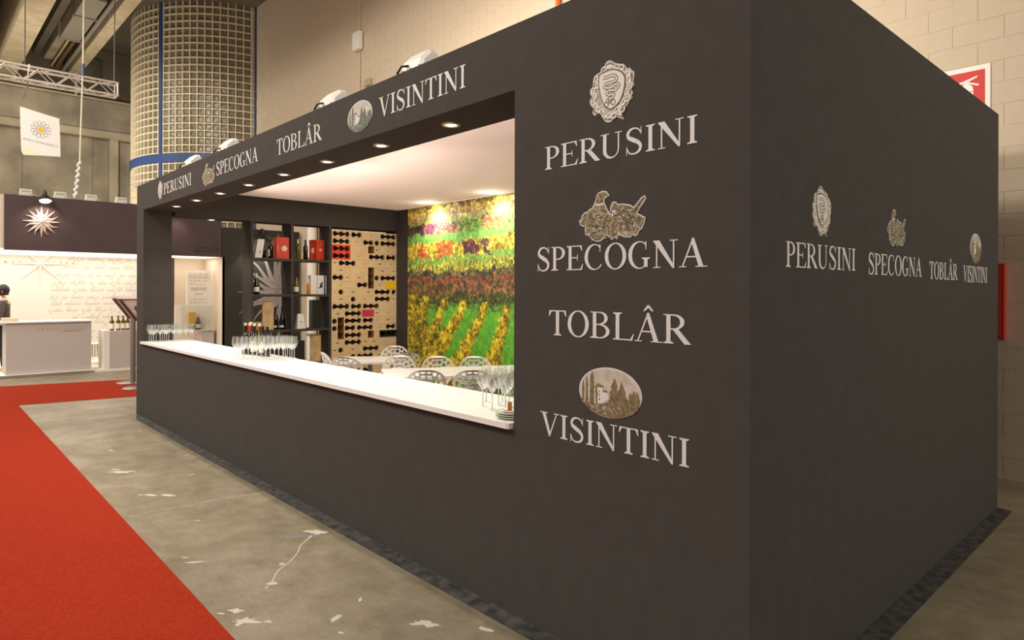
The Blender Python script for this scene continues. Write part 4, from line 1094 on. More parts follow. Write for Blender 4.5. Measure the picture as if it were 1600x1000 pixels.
# ------------------------------------------------------------------ chairs and tables
def clip_poly(P, a, b, c):                                           # keep a*x+b*y<=c
    out = []
    for i in range(len(P)):
        p, q = P[i], P[(i+1) % len(P)]; dp, dq = a*p[0]+b*p[1]-c, a*q[0]+b*q[1]-c
        if dp <= 0: out.append(p)
        if dp*dq < 0: t = dp/(dp-dq); out.append((p[0]+(q[0]-p[0])*t, p[1]+(q[1]-p[1])*t))
    return out
def vor_holes(outer, seeds, rib, edge):
    cx = sum(p[0] for p in outer)/len(outer); cy = sum(p[1] for p in outer)/len(outer)
    inn = [(cx+(p[0]-cx)*(1-edge), cy+(p[1]-cy)*(1-edge)) for p in outer]; res = []
    for i, s in enumerate(seeds):
        P = inn
        for j, q in enumerate(seeds):
            if i == j: continue
            a, b = q[0]-s[0], q[1]-s[1]; l = math.hypot(a, b); a /= l; b /= l
            P = clip_poly(P, a, b, a*(s[0]+q[0])/2 + b*(s[1]+q[1])/2 - rib/2)
            if len(P) < 3: break
        if len(P) < 3: continue
        for _ in range(3):
            P = [r for k in range(len(P)) for r in ((P[k][0]*.75+P[(k+1)%len(P)][0]*.25, P[k][1]*.75+P[(k+1)%len(P)][1]*.25), (P[k][0]*.25+P[(k+1)%len(P)][0]*.75, P[k][1]*.25+P[(k+1)%len(P)][1]*.75))]
            if len(P) > 14: break
        ar = abs(sum(P[k][0]*P[(k+1)%len(P)][1]-P[(k+1)%len(P)][0]*P[k][1] for k in range(len(P))))/2
        if ar > 9e-5: res.append(P)
    return res
def chair_proto():
    """front of the chair towards +Y, base centre at the origin"""
    t = thing('perforated_chair', 'white chair', 'chair')
    half = [(.105, 0), (.150, .06), (.195, .13), (.218, .185), (.222, .22), (.212, .262), (.185, .302), (.14, .334), (.08, .354), (0, .36)]
    half = smooth_pts(half, 3)
    outer = half + [(-x, y) for x, y in half[::-1][1:]]
    seeds = []
    rnd = random.Random(11)
    for ring_, n, off in ((.86, 15, .1), (.52, 9, .4), (.16, 4, .9)):
        for k in range(n):
            a = 2*PI*k/n + off + rnd.uniform(-.1, .1); seeds.append((.205*ring_*math.cos(a)*(1 if math.sin(a) > -.3 else .8), .20 + .165*ring_*math.sin(a)))
    hs = vor_holes(outer, seeds, .021, .14)
    def backmap(u, v, d):
        wrap = .10*(abs(u)/.22)**2; return (u*.96, -.20 + wrap - .16*v/.36*.55 - d, .47 + v*1.05)
    MB().plate(outer, hs, backmap, .011).build('backrest', CHAIRW, t)
    so = [(.2*math.copysign(abs(math.cos(a))**.7, math.cos(a)), .21*math.copysign(abs(math.sin(a))**.7, math.sin(a))) for a in [2*PI*i/36 for i in range(36)]]
    ss = []
    for ring_, n, off in ((.80, 12, 0), (.42, 6, .3), (0.02, 1, 0)):
        for k in range(n): a = 2*PI*k/n + off; ss.append((.2*ring_*math.cos(a), .21*ring_*math.sin(a)))
    MB().plate(so, vor_holes(so, ss, .022, .14), lambda u, v, d: (u, v, .47 - .035*(1-(u/.2)**2)*(1-(v/.25)**2) - d), .011).build('seat', CHAIRW, t)
    for sx in (-1, 1):
        for sy in (-1, 1): MB().tube([(sx*.13, sy*.13, .445), (sx*.19, sy*.19, 0)], [.016, .011], 8).build('leg', CHAIRW, t)
    return t
ch0 = chair_proto(); first = [True]
def put_chair(x, y, face, label):
    rz = math.atan2(face[1], face[0]) - PI/2
    if first[0]: first[0] = False; ch0.location = (x, y, 0); ch0.rotation_euler = (0, 0, rz); tag(ch0, label, 'chair', 'perforated white chairs in the meeting corner')
    else: copy_tree(ch0, None, (x, y, 0), rz, label, 'perforated white chairs in the meeting corner')
FWN = (fw.x, fw.y); BKN = (-fw.x, -fw.y); RT2 = (rt.x, rt.y)
def base_pos(x, y, face, o=.27): return x + face[0]*o, y + face[1]*o
for x, y, face, lab in [
  (-5.62, 2.68, (.86, -.50), 'white perforated chair by the mural, middle of the far row'),
  (-5.29, 3.02, (.86, -.50), 'white perforated chair by the mural, right end of the far row'),
  (-6.01, 2.36, (.80, -.60), 'white perforated chair at the corner between both tables, facing out'),
  (-4.60, 1.78, (-.80, .60), 'perforated chair seen from behind, left of the two nearest the bar'),
  (-4.27, 2.15, (-.80, .60), 'perforated chair seen from behind, just left of the right glasses'),
  (-3.94, 2.60, (-.80, .60), 'perforated chair mostly hidden behind the right glass cluster'),
  (-6.40, 1.80, (-.60, .80), 'perforated chair seen from behind, nearest the left table'),
  (-7.10, 1.90, (.45, .89), 'perforated chair seen edge-on beside the pine box'),
  (-7.30, 3.12, (.75, -.66), 'white perforated chair at the far side of the left table'),
  (-6.42, 2.74, (-.95, .3), 'perforated chair turned away, showing only a corner behind others')]:
    bx, by = base_pos(x, y, face, .22); put_chair(bx, by, face, lab)
tb = thing('meeting_table', 'white rectangular table near the mural with chairs on both sides', 'table', (-5.68, 1.88, 0), math.atan2(.43, .90) * 0)
vdir, wdir = Vector((.45, .893, 0)), Vector((.893, -.45, 0))
def tab(parent, o, v, w_, lv, lw, z=.745, th=.028, r=.04):
    pts = []
    for cu, cv, a0 in ((r, r, 180), (lv-r, r, 270), (lv-r, lw-r, 0), (r, lw-r, 90)): pts += arc(cu, cv, r, r, a0, a0+90, 4)
    f = lambda p, q, d: tuple(Vector((0, 0, z-d)) + v*p + w_*q)
    MB().plate(pts, [], f, th).build('tabletop', WHITE_TOP, parent)
tab(tb, None, vdir, wdir, 1.78, .85)
for k in (.45, 1.35):
    c_ = vdir*k + wdir*.42
    MB().tube([(c_.x, c_.y, .02), (c_.x, c_.y, .716)], .03, 12).build('pedestal', METAL, tb, smooth=40)
    MB().lathe([(.0005, .0), (.2, 0), (.2, .012), (.04, .025), (.0005, .025)], 20, (c_.x, c_.y, 0)).build('table_base', METAL, tb, smooth=40)
ta = thing('meeting_table', 'white square table beside the birch bottle rack', 'table', (-7.32, 2.28, 0))
tab(ta, None, Vector((.62, .785, 0)), Vector((.785, -.62, 0)), .80, .78)
c_ = Vector((.62, .785, 0))*.42 + Vector((.785, -.62, 0))*.38
MB().tube([(c_.x, c_.y, .02), (c_.x, c_.y, .716)], .03, 12).build('pedestal', METAL, ta, smooth=40)
MB().lathe([(.0005, .0), (.2, 0), (.2, .012), (.04, .025), (.0005, .025)], 20, (c_.x, c_.y, 0)).build('table_base', METAL, ta, smooth=40)

# ------------------------------------------------------------------ floodlights on top of the stand
def flood_proto():
    t = thing('floodlight', 'white floodlight', 'floodlight')
    prof = [(-.10, 0), (-.085, .12), (-.02, .185), (.03, .19), (.09, .10), (.09, 0)]
    n = len(prof); vs = []
    for x, s in ((-.13, .86), (-.10, 1.0), (.10, 1.0), (.13, .86)): vs += [(x, a*s, b*s if b > 0 else 0) for a, b in prof]
    fs = [(i*n+k, i*n+(k+1) % n, (i+1)*n+(k+1) % n, (i+1)*n+k) for i in range(3) for k in range(n)] + [tuple(range(n)), tuple(3*n+k for k in range(n))[::-1]]
    MB().add(vs, fs).build('housing', FLOODW, t)
    MB().add([(-.09, .040, .181), (.09, .040, .181), (.09, .088, .110), (-.09, .088, .110)], [(0,1,2,3)]).build('lamp_glass', LAMPON, t)
    for x in (-.07, .0, .08):
        MB().lathe([(.011, 0), (.011, .004)], 8, (x, 0, 0), True).build('socket', DUCT, t).matrix_local = Matrix.Translation((x*.25, -.0945, .06)) @ Matrix.Rotation(math.radians(-77), 4, 'X')
    MB().tube([(-.03, -.09, .09), (-.06, -.125, .085), (-.10, -.13, .05), (-.12, -.11, .008)], .008, 8).build('power_cable', BLACK, t, smooth=60)
    return t
fl0 = flood_proto()
floods = [(-7.11, 'white floodlight on the fascia above the first wordmark, farthest left'), (-5.94, 'white floodlight on the fascia above the second wordmark'), (-3.63, 'white floodlight with looping cable on the fascia left of the oval print'), (-2.43, 'white floodlight on the fascia, nearest to the front corner')]
for k, (x, lab) in enumerate(floods):
    if k == 0: fl0.location = (x, .2, H); tag(fl0, lab, 'floodlight', 'floodlights on the stand top')
    else: copy_tree(fl0, None, (x, .2, H), 0, lab, 'floodlights on the stand top')
for x in (-7.11, -5.94, -4.78, -3.63, -2.43):
    light('flood_beam', 'SPOT', (x, .34, H+.22), (25 if x > -3 else 100), (1, .91, .78), (x-.3, 4.96, 5.4), .09, spot=math.radians(140), blend=.8)

for x in (-7.11, -5.94, -4.78, -3.63, -2.43):
    light('flood_on_fabric', 'SPOT', (x, .46, H+.42), 640 if x < -4 else 150, (1, .93, .88), (x, 2.4, 3.07), .12, spot=math.radians(110), blend=.8)

# ================================================================== RED CARPET
mb = MB()
mb.plate([(-13.15, -1.10), (-13.2, -6), (6, -6), (6, -1.18), (-2.0, -1.165), (-10.70, -1.10), (-10.40, .75), (-10.0, 3.2), (-12.2, 3.2), (-12.70, .72)], [], lambda u, v, d: (u, v, .007-d), .0065)
tag(mb.build('red_carpet', CARPET), 'L-shaped red carpet runner on the concrete aisle floor', 'carpet')

# sign stands on the carpet
def sign_stand(loc, label):
    t = thing('sign_stand', label, 'sign stand', loc)
    MB().lathe([(.0005, 0), (.26, 0), (.265, .008), (.25, .016), (.05, .024), (.0005, .024)], 28).build('base', METAL, t, smooth=40)
    MB().tube([(0, 0, .02), (0, 0, 1.14), (-.06, .012, 1.28)], .042, 12).build('pole', RAILG, t, smooth=40)
    e = Vector((.68, .73, 0)).normalized(); s = Vector((-.73*.8, .68*.8, -.6)).normalized(); n = e.cross(s)
    if n.z < 0: n = -n
    o = Vector((-.10, .02, 1.34))
    def fr(a0, a1, b0, b1, d0, d1, name, m):
        vs = [tuple(o + e*a + s*b + n*d) for d in (d0, d1) for a, b in ((a0, b0), (a1, b0), (a1, b1), (a0, b1))]
        MB().add(vs, [(0,1,2,3), (4,5,6,7), (0,1,5,4), (1,2,6,5), (2,3,7,6), (3,0,4,7)]).build(name, m, t)
    fr(-.185, .185, -.29, .29, 0, .012, 'sign_board', BOARDM)
    fr(-.225, .225, -.33, -.29, -.02, .03, 'frame_rail', RAILL); fr(-.215, .215, .29, .33, -.02, .03, 'frame_rail', RAILL)
    fr(-.215, -.185, -.29, .29, -.03, .03, 'frame_rail', RAILG); fr(.185, .215, -.29, .29, -.03, .03, 'frame_rail', RAILG)
    fr(-.04, .04, -.10, .16, -.05, -.001, 'bracket', RAILG)
    return t
sign_stand((-12.17, .72, .007), 'grey metal stand with tilted display board on the red carpet by the pillar')
sign_stand((-11.36, .64, .007), 'second grey metal stand, only its round base showing beside the dark pillar')

# ================================================================== NEIGHBOURING STAND
NX = -14.4
LITCEIL = mat('luminous_ceiling', (240, 236, 226), .6, emit=(255, 246, 228), estr=1.0)
ns = thing('exhibition_stand', 'white neighbouring wine stand under a dark maroon fascia with a white star', 'exhibition stand')
fa = MB().box(NX-.08, NX, -.93, 3.03, 2.43, 3.48).build('fascia', MAROON, ns)
MB().box(NX-2.2, NX-.08, -.98, -.93, 2.43, 3.48).build('fascia_return', NBEIGE, ns)
MB().box(NX-2.2, NX-.08, -3.5, 3.03, 2.43, 2.46).build('light_ceiling', LITCEIL, ns)
MB().box(NX-2.25, NX-2.2, -3.5, 2.3, .05, 2.43).build('script_wall', NWHITE, ns)
MB().box(NX-2.2, NX, -3.2, 3.03, 0, .05).build('floor_platform', NWHITE, ns)
MB().box(NX-1.25, NX-1.2, 2.38, 3.04, .05, 2.43).build('room_wall', NBEIGE, ns)
MB().box(NX-2.2, NX-1.25, 2.30, 2.38, .05, 2.43).build('partition', MAROON, ns)
MB().box(NX-1.2, NX, 3.04, 3.10, .05, 2.43).build('return_wall', NBEIGE, ns)
dp = MB().box(NX-.06, NX, 3.05, 4.90, 0, 3.115).build('dark_panel', PANELD, ns)
light('stand_ceiling_light', 'AREA', (NX-1.1, 0.0, 2.40), 44, (1, .94, .84), (NX-1.1, 0, 0), 1.9, 4.6)
light('stand_ceiling_light', 'AREA', (NX-.6, 2.7, 2.40), 4, (1, .9, .76), (NX-.6, 2.7, 0), .6, .5)
def nfront(y0, z0, x=NX): return lambda u, v, d: (x+d, y0+u, z0+v)
# script wall: faint handwriting and letters
mb = MB(); rnd = random.Random(21); fsw = nfront(0, 0, NX-2.2)
def scrawl(y, z, l, hgt):
    P = []; x = 0
    while x < l:
        n = rnd.randint(3, 9); st_ = hgt*.62
        for i in range(n):
            q = rnd.random(); k = hgt*(.7 if q < .62 else (1.7 if q < .85 else -1.0))
            P += [(y+x, z), (y+x+st_*.45+k*.35, z+k), (y+x+st_*.75, z+k*.45), (y+x+st_*.8, z-.002)]; x += st_
        yield smooth_pts(P, 3); P = []; x += hgt*1.1
for k, z in enumerate((2.36, 2.16, 1.98, 1.81, 1.64, 1.48, 1.33, 1.17, 1.02, .9, .7, .55)):
    y0 = (.42, .28, .15, .12, .10, .08, .10, .05, .5, .6, .5, .6)[k]
    for P in scrawl(y0 - .0, z + rnd.uniform(-.01, .01), 2.0 - y0, .062): prints(mb, ribbon(P, .009), fsw, .001)
    if k in (2, 4, 6):
        for P in scrawl(-1.7, z, .75, .04): prints(mb, ribbon(P, .007), fsw, .001)
mb.build('handwriting', NSCRIPT, ns)
mb = MB(); prints(mb, word_polys("GRADIS'CIUTTA", 1.72, .062, .95), nfront(-.86, 2.235, NX-2.2), .0015); mb.build('lettering', NTEXT, ns)
mb.bm = None
def star_rel(parent, cx, cz, R, n, fm, depth, m, name, wavy=False, halfonly=False, w0=.17):
    mb = MB()
    for k in range(n):
        a = 2*PI*k/n + PI/2
        if halfonly and math.cos(a) > .05: continue
        wv = wavy and k % 2 == 1
        Rk = R*(.92 if wv else 1.0); seg = 8 if wv else 2
        dx, dy = math.cos(a), math.sin(a); nx_, ny_ = -dy, dx
        Lf, Rf, Md = [], [], []
        for i in range(seg+1):
            t_ = i/seg; w_ = w0*R*(1-t_)*(1 if not wv else .8) + (.028*R if t_ < 1 and wv else 0)*(1-t_)
            off = (.055*R*math.sin(t_*2*PI*1.1) if wv else 0)
            px, py = cx + dx*Rk*t_ + nx_*off, cz + dy*Rk*t_ + ny_*off
            Lf.append(fm(px+nx_*w_, py+ny_*w_, .002)); Rf.append(fm(px-nx_*w_, py-ny_*w_, .002)); Md.append(fm(px, py, .002 + depth*(1-t_*.9)))
        o = len(Lf)
        mb.add(Lf + Md + Rf, [(i, i+1, i+1+o, i+o) for i in range(seg)] + [(i+o, i+1+o, i+1+2*o, i+2*o) for i in range(seg)])
    return mb.build(name, m, parent)
# embossed star on the script wall, relief star on the fascia, grey half star on the dark panel
star_rel(ns, -.10, 2.24, .58, 8, nfront(0, 0, NX-2.2), .07, NWHITE, 'wall_star', w0=.09)
sw = MB()
star_rel(fa, -.355, 2.995, .315, 16, nfront(0, 0), .07, STARW, 'fascia_star', True, False, .15)
for k in range(8):                                                   # forked tips between the main rays
    pass
mb = MB(); f = nfront(4.447, 1.63)
for k, (a, R, wv) in enumerate([(94, 1.42, 1), (103, 1.38, 1), (121, 1.30, 1), (137, 1.22, 1), (148, 1.12, 0), (163, 1.0, 1), (180, 1.05, 0), (200, .95, 0), (207, 1.15, 1), (226, 1.0, 1), (243, .9, 0), (257, 1.15, 1), (266, 1.42, 0)]):
    a = math.radians(a); dx, dy = math.cos(a), math.sin(a); n_ = 10; P = []; W = []
    for i in range(n_+1):
        t_ = i/n_; off = (.05*math.sin(t_*2*PI*1.0) if wv else 0)
        P.append((dx*R*t_ - dy*off, dy*R*t_ + dx*off)); W.append(.15*(1-t_)**.8*(.75 + .25*math.cos(t_*3)) + .004)
    P = [(min(p[0], -.002), p[1]) for p in P]
    mb.cur = 1; prints(mb, [[(min(u, 0), v) for u, v in q] for q in ribbon([(p[0], p[1]) for p in P], [x+.02 for x in W])], f, .001 + .0003*k)
    mb.cur = 0; prints(mb, [[(min(u, 0), v) for u, v in q] for q in ribbon(P, W)], f, .0012 + .0003*k)
mb.build('half_star_print', [STARG, STARG2], dp)
mb = MB()
for z in (2.62, 2.545):
    for P in scrawl(2.45, z, .5, .018): prints(mb, ribbon(P, .012), nfront(0, 0), .001)
mb.build('fascia_script', BLKCRATE, fa)
# gooseneck lamps
def goose(loc, label, r=.10, tilt=-20):
    t = thing('spot_lamp', label, 'lamp', loc); t.rotation_euler = (0, math.radians(tilt), 0)
    MB().lathe([(.0005, .17), (.03, .165), (.035, .10), (r*.6, .06), (r*1.02, -.02), (r*1.12, -.035), (r*1.08, -.038)], 24).build('shade', BLACK, t, smooth=40)
    MB().lathe([(.0005, -.028), (r*.80, -.028)], 24).build('bulb_glass', LAMPON, t)
    MB().tube([(0, 0, .12), (0, 0, .20), (-.10, 0, .22), (-.22, 0, .12), (-.24, 0, .06)], .014, 8).build('arm', BLACK, t, smooth=60)
    return t
goose((NX+.25, -.33, 3.40), 'black bell lamp hanging over the white star on the maroon fascia', .115)
light('star_spot', 'SPOT', (NX+.25, -.33, 3.36), 22, (1, .78, .62), (NX, -.34, 2.95), .05, spot=math.radians(115), blend=.7)
goose((NX+.22, 3.90, 2.90), 'black lamp over the grey star print, seen through the top left shelf', .17, 4)
light('star_spot', 'SPOT', (NX+.22, 3.90, 2.80), 45, (1, .90, .80), (NX+.03, 3.80, 2.4), .05, spot=math.radians(80), blend=.5)
light('fascia_glow', 'SPOT', (NX+.3, 2.05, 3.3), 7, (1, .72, .6), (NX, 2.1, 2.9), .05, spot=math.radians(80), blend=.8)
# floodlights on its top
for k, (y, lab) in enumerate([(-.585, 'white floodlight on the neighbouring fascia left of the bell lamp'), (-.03, 'white floodlight on the neighbouring fascia right of the bell lamp'), (.50, 'third white floodlight along the neighbouring fascia top'), (1.04, 'white floodlight on the neighbouring fascia nearest the charcoal stand')]):
    t = thing('floodlight', lab, 'floodlight', (NX-.15, y, 3.48), 0, 'floodlights on the neighbouring stand')
    MB().add([(.02,-.10,0),(.02,.10,0),(.05,.09,.13),(.05,-.09,.13),(-.14,-.10,0),(-.14,.10,0),(-.08,.09,.15),(-.08,-.09,.15)], [(0,1,2,3),(4,7,6,5),(0,4,5,1),(1,5,6,2),(2,6,7,3),(3,7,4,0)]).build('housing', FLOODW, t)
    MB().add([(.026,-.08,.03),(.026,.08,.03),(.046,.075,.11),(.046,-.075,.11)], [(0,1,2,3)]).build('back_plate', NGREY, t)
    MB().tube([(.05, .05, .06), (.08, .12, .03), (.05, .2, .01)], .008, 6).build('power_cable', NGREY, t)

# desk
dk = thing('reception_desk', 'white boxy reception desk with small lettering in front of the script wall', 'desk', (NX, 0, 0))
df = MB().box(-.62, 0, -.90, .48, .06, 1.03).build('desk_body', NGREY, dk)
MB().box(-.66, .03, -1.0, .51, 1.035, 1.06).build('desk_top', NWHITE, dk)
MB().box(-.66, .06, -1.6, .52, 0.0502, .058).build('foot_plate', NWHITE, dk)
mb = MB(); prints(mb, word_polys("GRADIS'CIUTTA", .74, .034, 1.05), nfront(-.42, .885, 0), .001); mb.build('lettering', NTEXT, df)
mb = MB()
for i in range(26): prints(mb, [[(.012*i, 0), (.012*i+.008, 0), (.012*i+.008, .012), (.012*i, .012)]], nfront(0, .852, 0), .001)
mb.build('small_lettering', NTEXT, df)
tag(MB().box(-.16, .16, -.12, .12, 0, .07).build('desk_tray', NBEIGE, None, (NX-.3, -.82, 1.0602)), 'beige low box lying on the white desk in front of the woman', 'box')
cbn = thing('display_plinth', 'white display plinth carrying a row of wine bottles', 'plinth', (NX, 0, 0))
MB().box(-.5, 0, .80, 1.75, .05, .825).build('plinth_body', NGREY, cbn)
MB().box(-.5, -.01, .70, .80, .05, .84).build('side_panel', NWHITE, cbn)
for k, y in enumerate((.885, 1.0, 1.09, 1.175, 1.262)):
    bottle((NX-.2, y, .826), 'dark green bottle with cream label on the white plinth, %s from the left' % ORD[k], BOTOL, .31, .040, cap=BOTOL, lab=LABELC, group='bottles on the white plinth', rz=-.3)
stl = thing('low_stool', 'low stool with a ribbed grey skirt in the bright gap beside the desk', 'stool', (NX-1.3, .86, .05))
MB().box(-.25, .25, -.24, .24, .42, .45).build('seat', NWHITE, stl)
for k in range(10): MB().box(.235, .245, -.23+.047*k, -.23+.047*k+.03, .17, .42).build('slat', NBEIGE, stl)
for sx in (-.2, .2):
    for sy in (-.2, .2): MB().tube([(sx, sy, 0), (sx, sy, .42)], .012, 6).build('leg', METAL, stl)
tag(MB().box(-.06, .06, -.06, .06, 0, .09).build('small_box', NBEIGE, None, (NX-1.28, .98, .5005)), 'small beige box on the low stool', 'box')
# poster case in the side room
pc = thing('poster_case', 'white poster case with a bottle shelf in the neighbouring side room', 'display case', (-14.95, 0, 0))
MB().box(-.03, 0, 2.45, 2.98, .72, 2.13).build('poster_panel', NWHITE, pc)
MB().box(.0, .26, 2.45, 2.99, .735, .765).build('shelf', NWHITE, pc)
MB().box(-.03, .24, 2.70, 2.97, .05, .734).build('plinth', NGREY, pc)
lettering(pc, 'SINEFINIS', nfront(2.53, 1.66, 0.0), .36, .075, GREYLINE, th=.001)
lettering(pc, 'REBOLIUM', nfront(2.63, 1.57, 0.0), .17, .03, GREYLINE, th=.001)
mb = MB()
for z in (2.03, 1.97, 1.88, 1.80, 1.45, 1.38):
    for P in scrawl(2.50, z, .35, .02): prints(mb, ribbon(P, .006), nfront(0, 0, 0), .001)
mb.build('handwriting', NSCRIPT, pc)
pane = MB().box(.262, .268, 2.25, 2.99, .735, 1.32).build('glass_pane', GLASS, pc)
MB().box(-.03, 0, 2.20, 2.44, .735, 1.32).build('low_panel', NWHITE, pc)
t = thing('gold_gift_box', 'gold box printed with wine glasses on the poster case shelf', 'box', (-14.84, 2.52, .766))
MB().box(-.05, .04, -.075, .075, 0, .40).build('box_body', GOLDBOX, t)
MB().box(.041, .045, -.075, .075, 0, .10).build('dark_band', BLKCRATE, t)
bottle((-14.82, 2.66, .766), 'dark sparkling bottle with gold neck on the poster case shelf', BOTDK, .37, .050, cap=GOLDBOX, lab=LABELC, slope=True, rz=-.5)

# hanging banner, truss, ropes
TX = -16.0
tr = thing('lighting_truss', 'silver lattice truss hanging under the hall ceiling', 'truss', (TX, 0, 0))
for dx in (-.14, .14):
    for z in (6.08, 6.36): MB().tube([(dx, -4.5, z), (dx, 1.26, z)], .025, 8).build('chord', ALU, tr, smooth=50)
nseg = 20; ds = 5.7/nseg
for i in range(nseg):
    y0 = 1.22 - ds*i; y1 = y0 - ds
    for dx in (-.14, .14): MB().tube([(dx, y0, 6.36 if i % 2 else 6.08), (dx, y1, 6.08 if i % 2 else 6.36)], .011, 6).build('brace', ALU, tr)
    MB().tube([(-.14 if i % 2 else .14, y0, 6.36), (.14 if i % 2 else -.14, y1, 6.36)], .011, 6).build('brace', ALU, tr)
    MB().tube([(-.14 if i % 2 else .14, y0, 6.08), (.14 if i % 2 else -.14, y1, 6.08)], .011, 6).build('brace', ALU, tr)
for z in (6.08, 6.36): MB().tube([(-.14, 1.24, z), (.14, 1.24, z)], .02, 8).build('end_frame', ALU, tr)
for dx in (-.14, .14): MB().tube([(dx, 1.24, 6.08), (dx, 1.24, 6.36)], .02, 8).build('end_frame', ALU, tr)
MB().tube([(0, 1.20, 6.36), (0, 1.215, 9.6)], .012, 6).build('hanging_cable', METAL, tr)
MB().tube([(0, -.45, 6.36), (0, -.44, 9.6)], .012, 6).build('hanging_cable', METAL, tr)
sl = thing('sling', 'short shackle sling dangling below the truss above the banner', 'sling', (TX+.16, -.42, 5.6))
MB().tube([(0, .02, .80), (0, -.01, .42), (0, .04, .80)], .010, 6).build('strap', ROPE, sl)
MB().tube([(0, 0, .42), (.01, 0, .30), (0, -.04, .20), (0, -.07, .05)], .014, 6).build('chain_end', METAL, sl)
bn = thing('hanging_banner', 'white square banner with a daisy hanging under the truss', 'banner', (TX+.14, 0, 0))
fbn = lambda u, v, d: (d + .03*math.sin(v*1.7), -.545+u, 4.52+v)
MB().plate([(0, .975), (.18, .937), (.35, .90), (.685, .835), (.70, .45), (.71, .02), (.40, 0), (.06, -.03), (.025, .05), (.01, .5)], [], lambda u, v, d: (-d, -.545+u, 4.52+v), .006).build('cloth', CARDW, bn)
mb = MB(); f = lambda u, v, d: (d, -.545+u, 4.52+v)
prints(mb, [arc(.36, .545, .052, .052, 0, 340, 17)], f, .002); mb.cur = 1
for k in range(12):
    a = 2*PI*k/12 + .2; P = [(.36+math.cos(a)*.06, .545+math.sin(a)*.06)]
    for b, rr in ((-.22, .13), (-.12, .17), (0, .18), (.12, .17), (.22, .13)): P.append((.36+math.cos(a+b)*rr, .545+math.sin(a+b)*rr))
    P.append(P[0]); prints(mb, ribbon(smooth_pts(P, 2), .008), f, .001)
mb.build('daisy', [YELLOW, GREYLINE], bn)
wp = [[(u, v - u*.14) for u, v in q] for q in word_polys('RONCO MARGHERITA', .60, .045)]
mb = MB(); prints(mb, wp, lambda u, v, d: (d, -.49+u, 4.52+.29+v), .001); mb.build('lettering', GREYLINE, bn)
MB().plate([(0.02, .16), (.32, .06), (.40, .0), (.06, -.03), (.03, .05)], [], lambda u, v, d: (.004-d, -.545+u, 4.52+v), .003).build('folded_corner', LABELC, bn)
for y in (-.52, .12): MB().tube([(0, y, 5.36 if y > 0 else 5.47), (0, y, 6.06)], .003, 5).build('wire', METAL, bn)
rp_ = thing('hoist_rope', 'long white rope hanging past the truss to the neighbouring stand', 'rope', (-15.4, 0, 0))
MB().tube([(0, .51, 9.595), (0, .505, 8.0), (0, .49, 6.4), (0, .45, 4.85), (0, .44, 4.4)], .016, 8).build('rope_line', ROPE, rp_, smooth=60)
pts = [(.03*math.sin(i*1.9), .43 - .004*i + .025*math.cos(i*1.9), 4.40 - .04*i) for i in range(20)]
MB().tube(pts, .028, 6).build('twisted_end', CARDW, rp_)
MB().tube([(0, .49, 6.50), (0, .49, 6.25)], .035, 8).build('blue_knot', BLUE, rp_)

# ------------------------------------------------------------------ woman behind the desk
def skin_mesh(name, verts, edges, mat_, parent, sub=1):
    me = bpy.data.meshes.new(name); me.from_pydata([v[:3] for v in verts], edges, [])
    o = bpy.data.objects.new(name, me); COL.objects.link(o)
    o.modifiers.new('skin', 'SKIN')
    if not me.skin_vertices:
        bpy.context.view_layer.objects.active = o; o.select_set(True); bpy.ops.mesh.customdata_skin_add()
    for i, v in enumerate(verts):
        sv = me.skin_vertices[0].data[i]; sv.radius = (v[3], v[4] if len(v) > 4 else v[3]); sv.use_root = (i == 0)
    md = o.modifiers.new('sub', 'SUBSURF'); md.levels = sub
    bpy.context.view_layer.update()
    ev = o.evaluated_get(bpy.context.evaluated_depsgraph_get())
    m2 = bpy.data.meshes.new_from_object(ev); bpy.data.objects.remove(o)
    m2.materials.clear(); m2.materials.append(mat_)
    m2.polygons.foreach_set('use_smooth', [True]*len(m2.polygons))
    q = bpy.data.objects.new(name, m2); COL.objects.link(q); q.parent = parent
    return q
# local frame: faces +Y' (rotated so that she looks to the left of the picture), feet at z = 0
pw = thing('person', 'woman with dark bob and grey top behind the white desk, hand at chin', 'person', (-15.30, -.84, .05), math.radians(165))
V = [(0,0,.92,.13,.10),(0,0,1.08,.115,.085),(0,.005,1.24,.14,.095),(0,0,1.36,.12,.08),(0,.005,1.43,.05,.05),(0,.02,1.50,.045,.045)]
E_ = [(0,1),(1,2),(2,3),(3,4),(4,5)]
def limb(vs, root):
    b = len(V)
    for k, v in enumerate(vs): V.append(v); E_.append((root if k == 0 else b+k-1, b+k))
    return b+len(vs)-1
for s in (-1, 1):
    limb([(s*.09,0,.86,.085),(s*.10,.01,.48,.055),(s*.10,-.01,.10,.036),(s*.10,.02,.045,.036),(s*.105,.13,.03,.028)], 0)
hands = []
hr = limb([(.165,0,1.355,.052),(.215,.04,1.12,.040),(.12,.20,1.27,.032),(.06,.165,1.42,.026),(.05,.155,1.455,.028)], 3)
hl = limb([(-.165,0,1.355,.052),(-.215,.03,1.10,.040),(-.06,.20,1.10,.030),(.03,.22,1.12,.026),(.075,.22,1.125,.026)], 3)
for hid, base_, dirv in ((hr, (.05,.155,1.455), (-.02,-.03,.06)), (hl, (.075,.22,1.125), (.06,.01,.01))):
    for k in range(4):
        o_ = (k-1.5)*.017; L_ = (.055,.066,.062,.048)[k]; dn = Vector(dirv).normalized(); sd = Vector((.3,.9,.2)) if hid == hr else Vector((0,.2,.95))
        p0 = Vector(base_) + sd*o_ + dn*.03; p1 = p0 + dn*L_*.55; p2 = p1 + (dn + Vector((-.5,-.4,0)) if hid == hr else dn + Vector((0,.1,-.6))).normalized()*L_*.5
        limb([(*p0,.009),(*p1,.0085),(*p2,.007)], hid)
    th_ = Vector(base_) + Vector((.02,.02,.01)); limb([(*th_,.010),(*(th_+Vector(dirv).normalized()*.03+Vector((.015,.01,0))),.009)], hid)
body = skin_mesh('body', V, E_, SKIN, pw)
hd = MB()
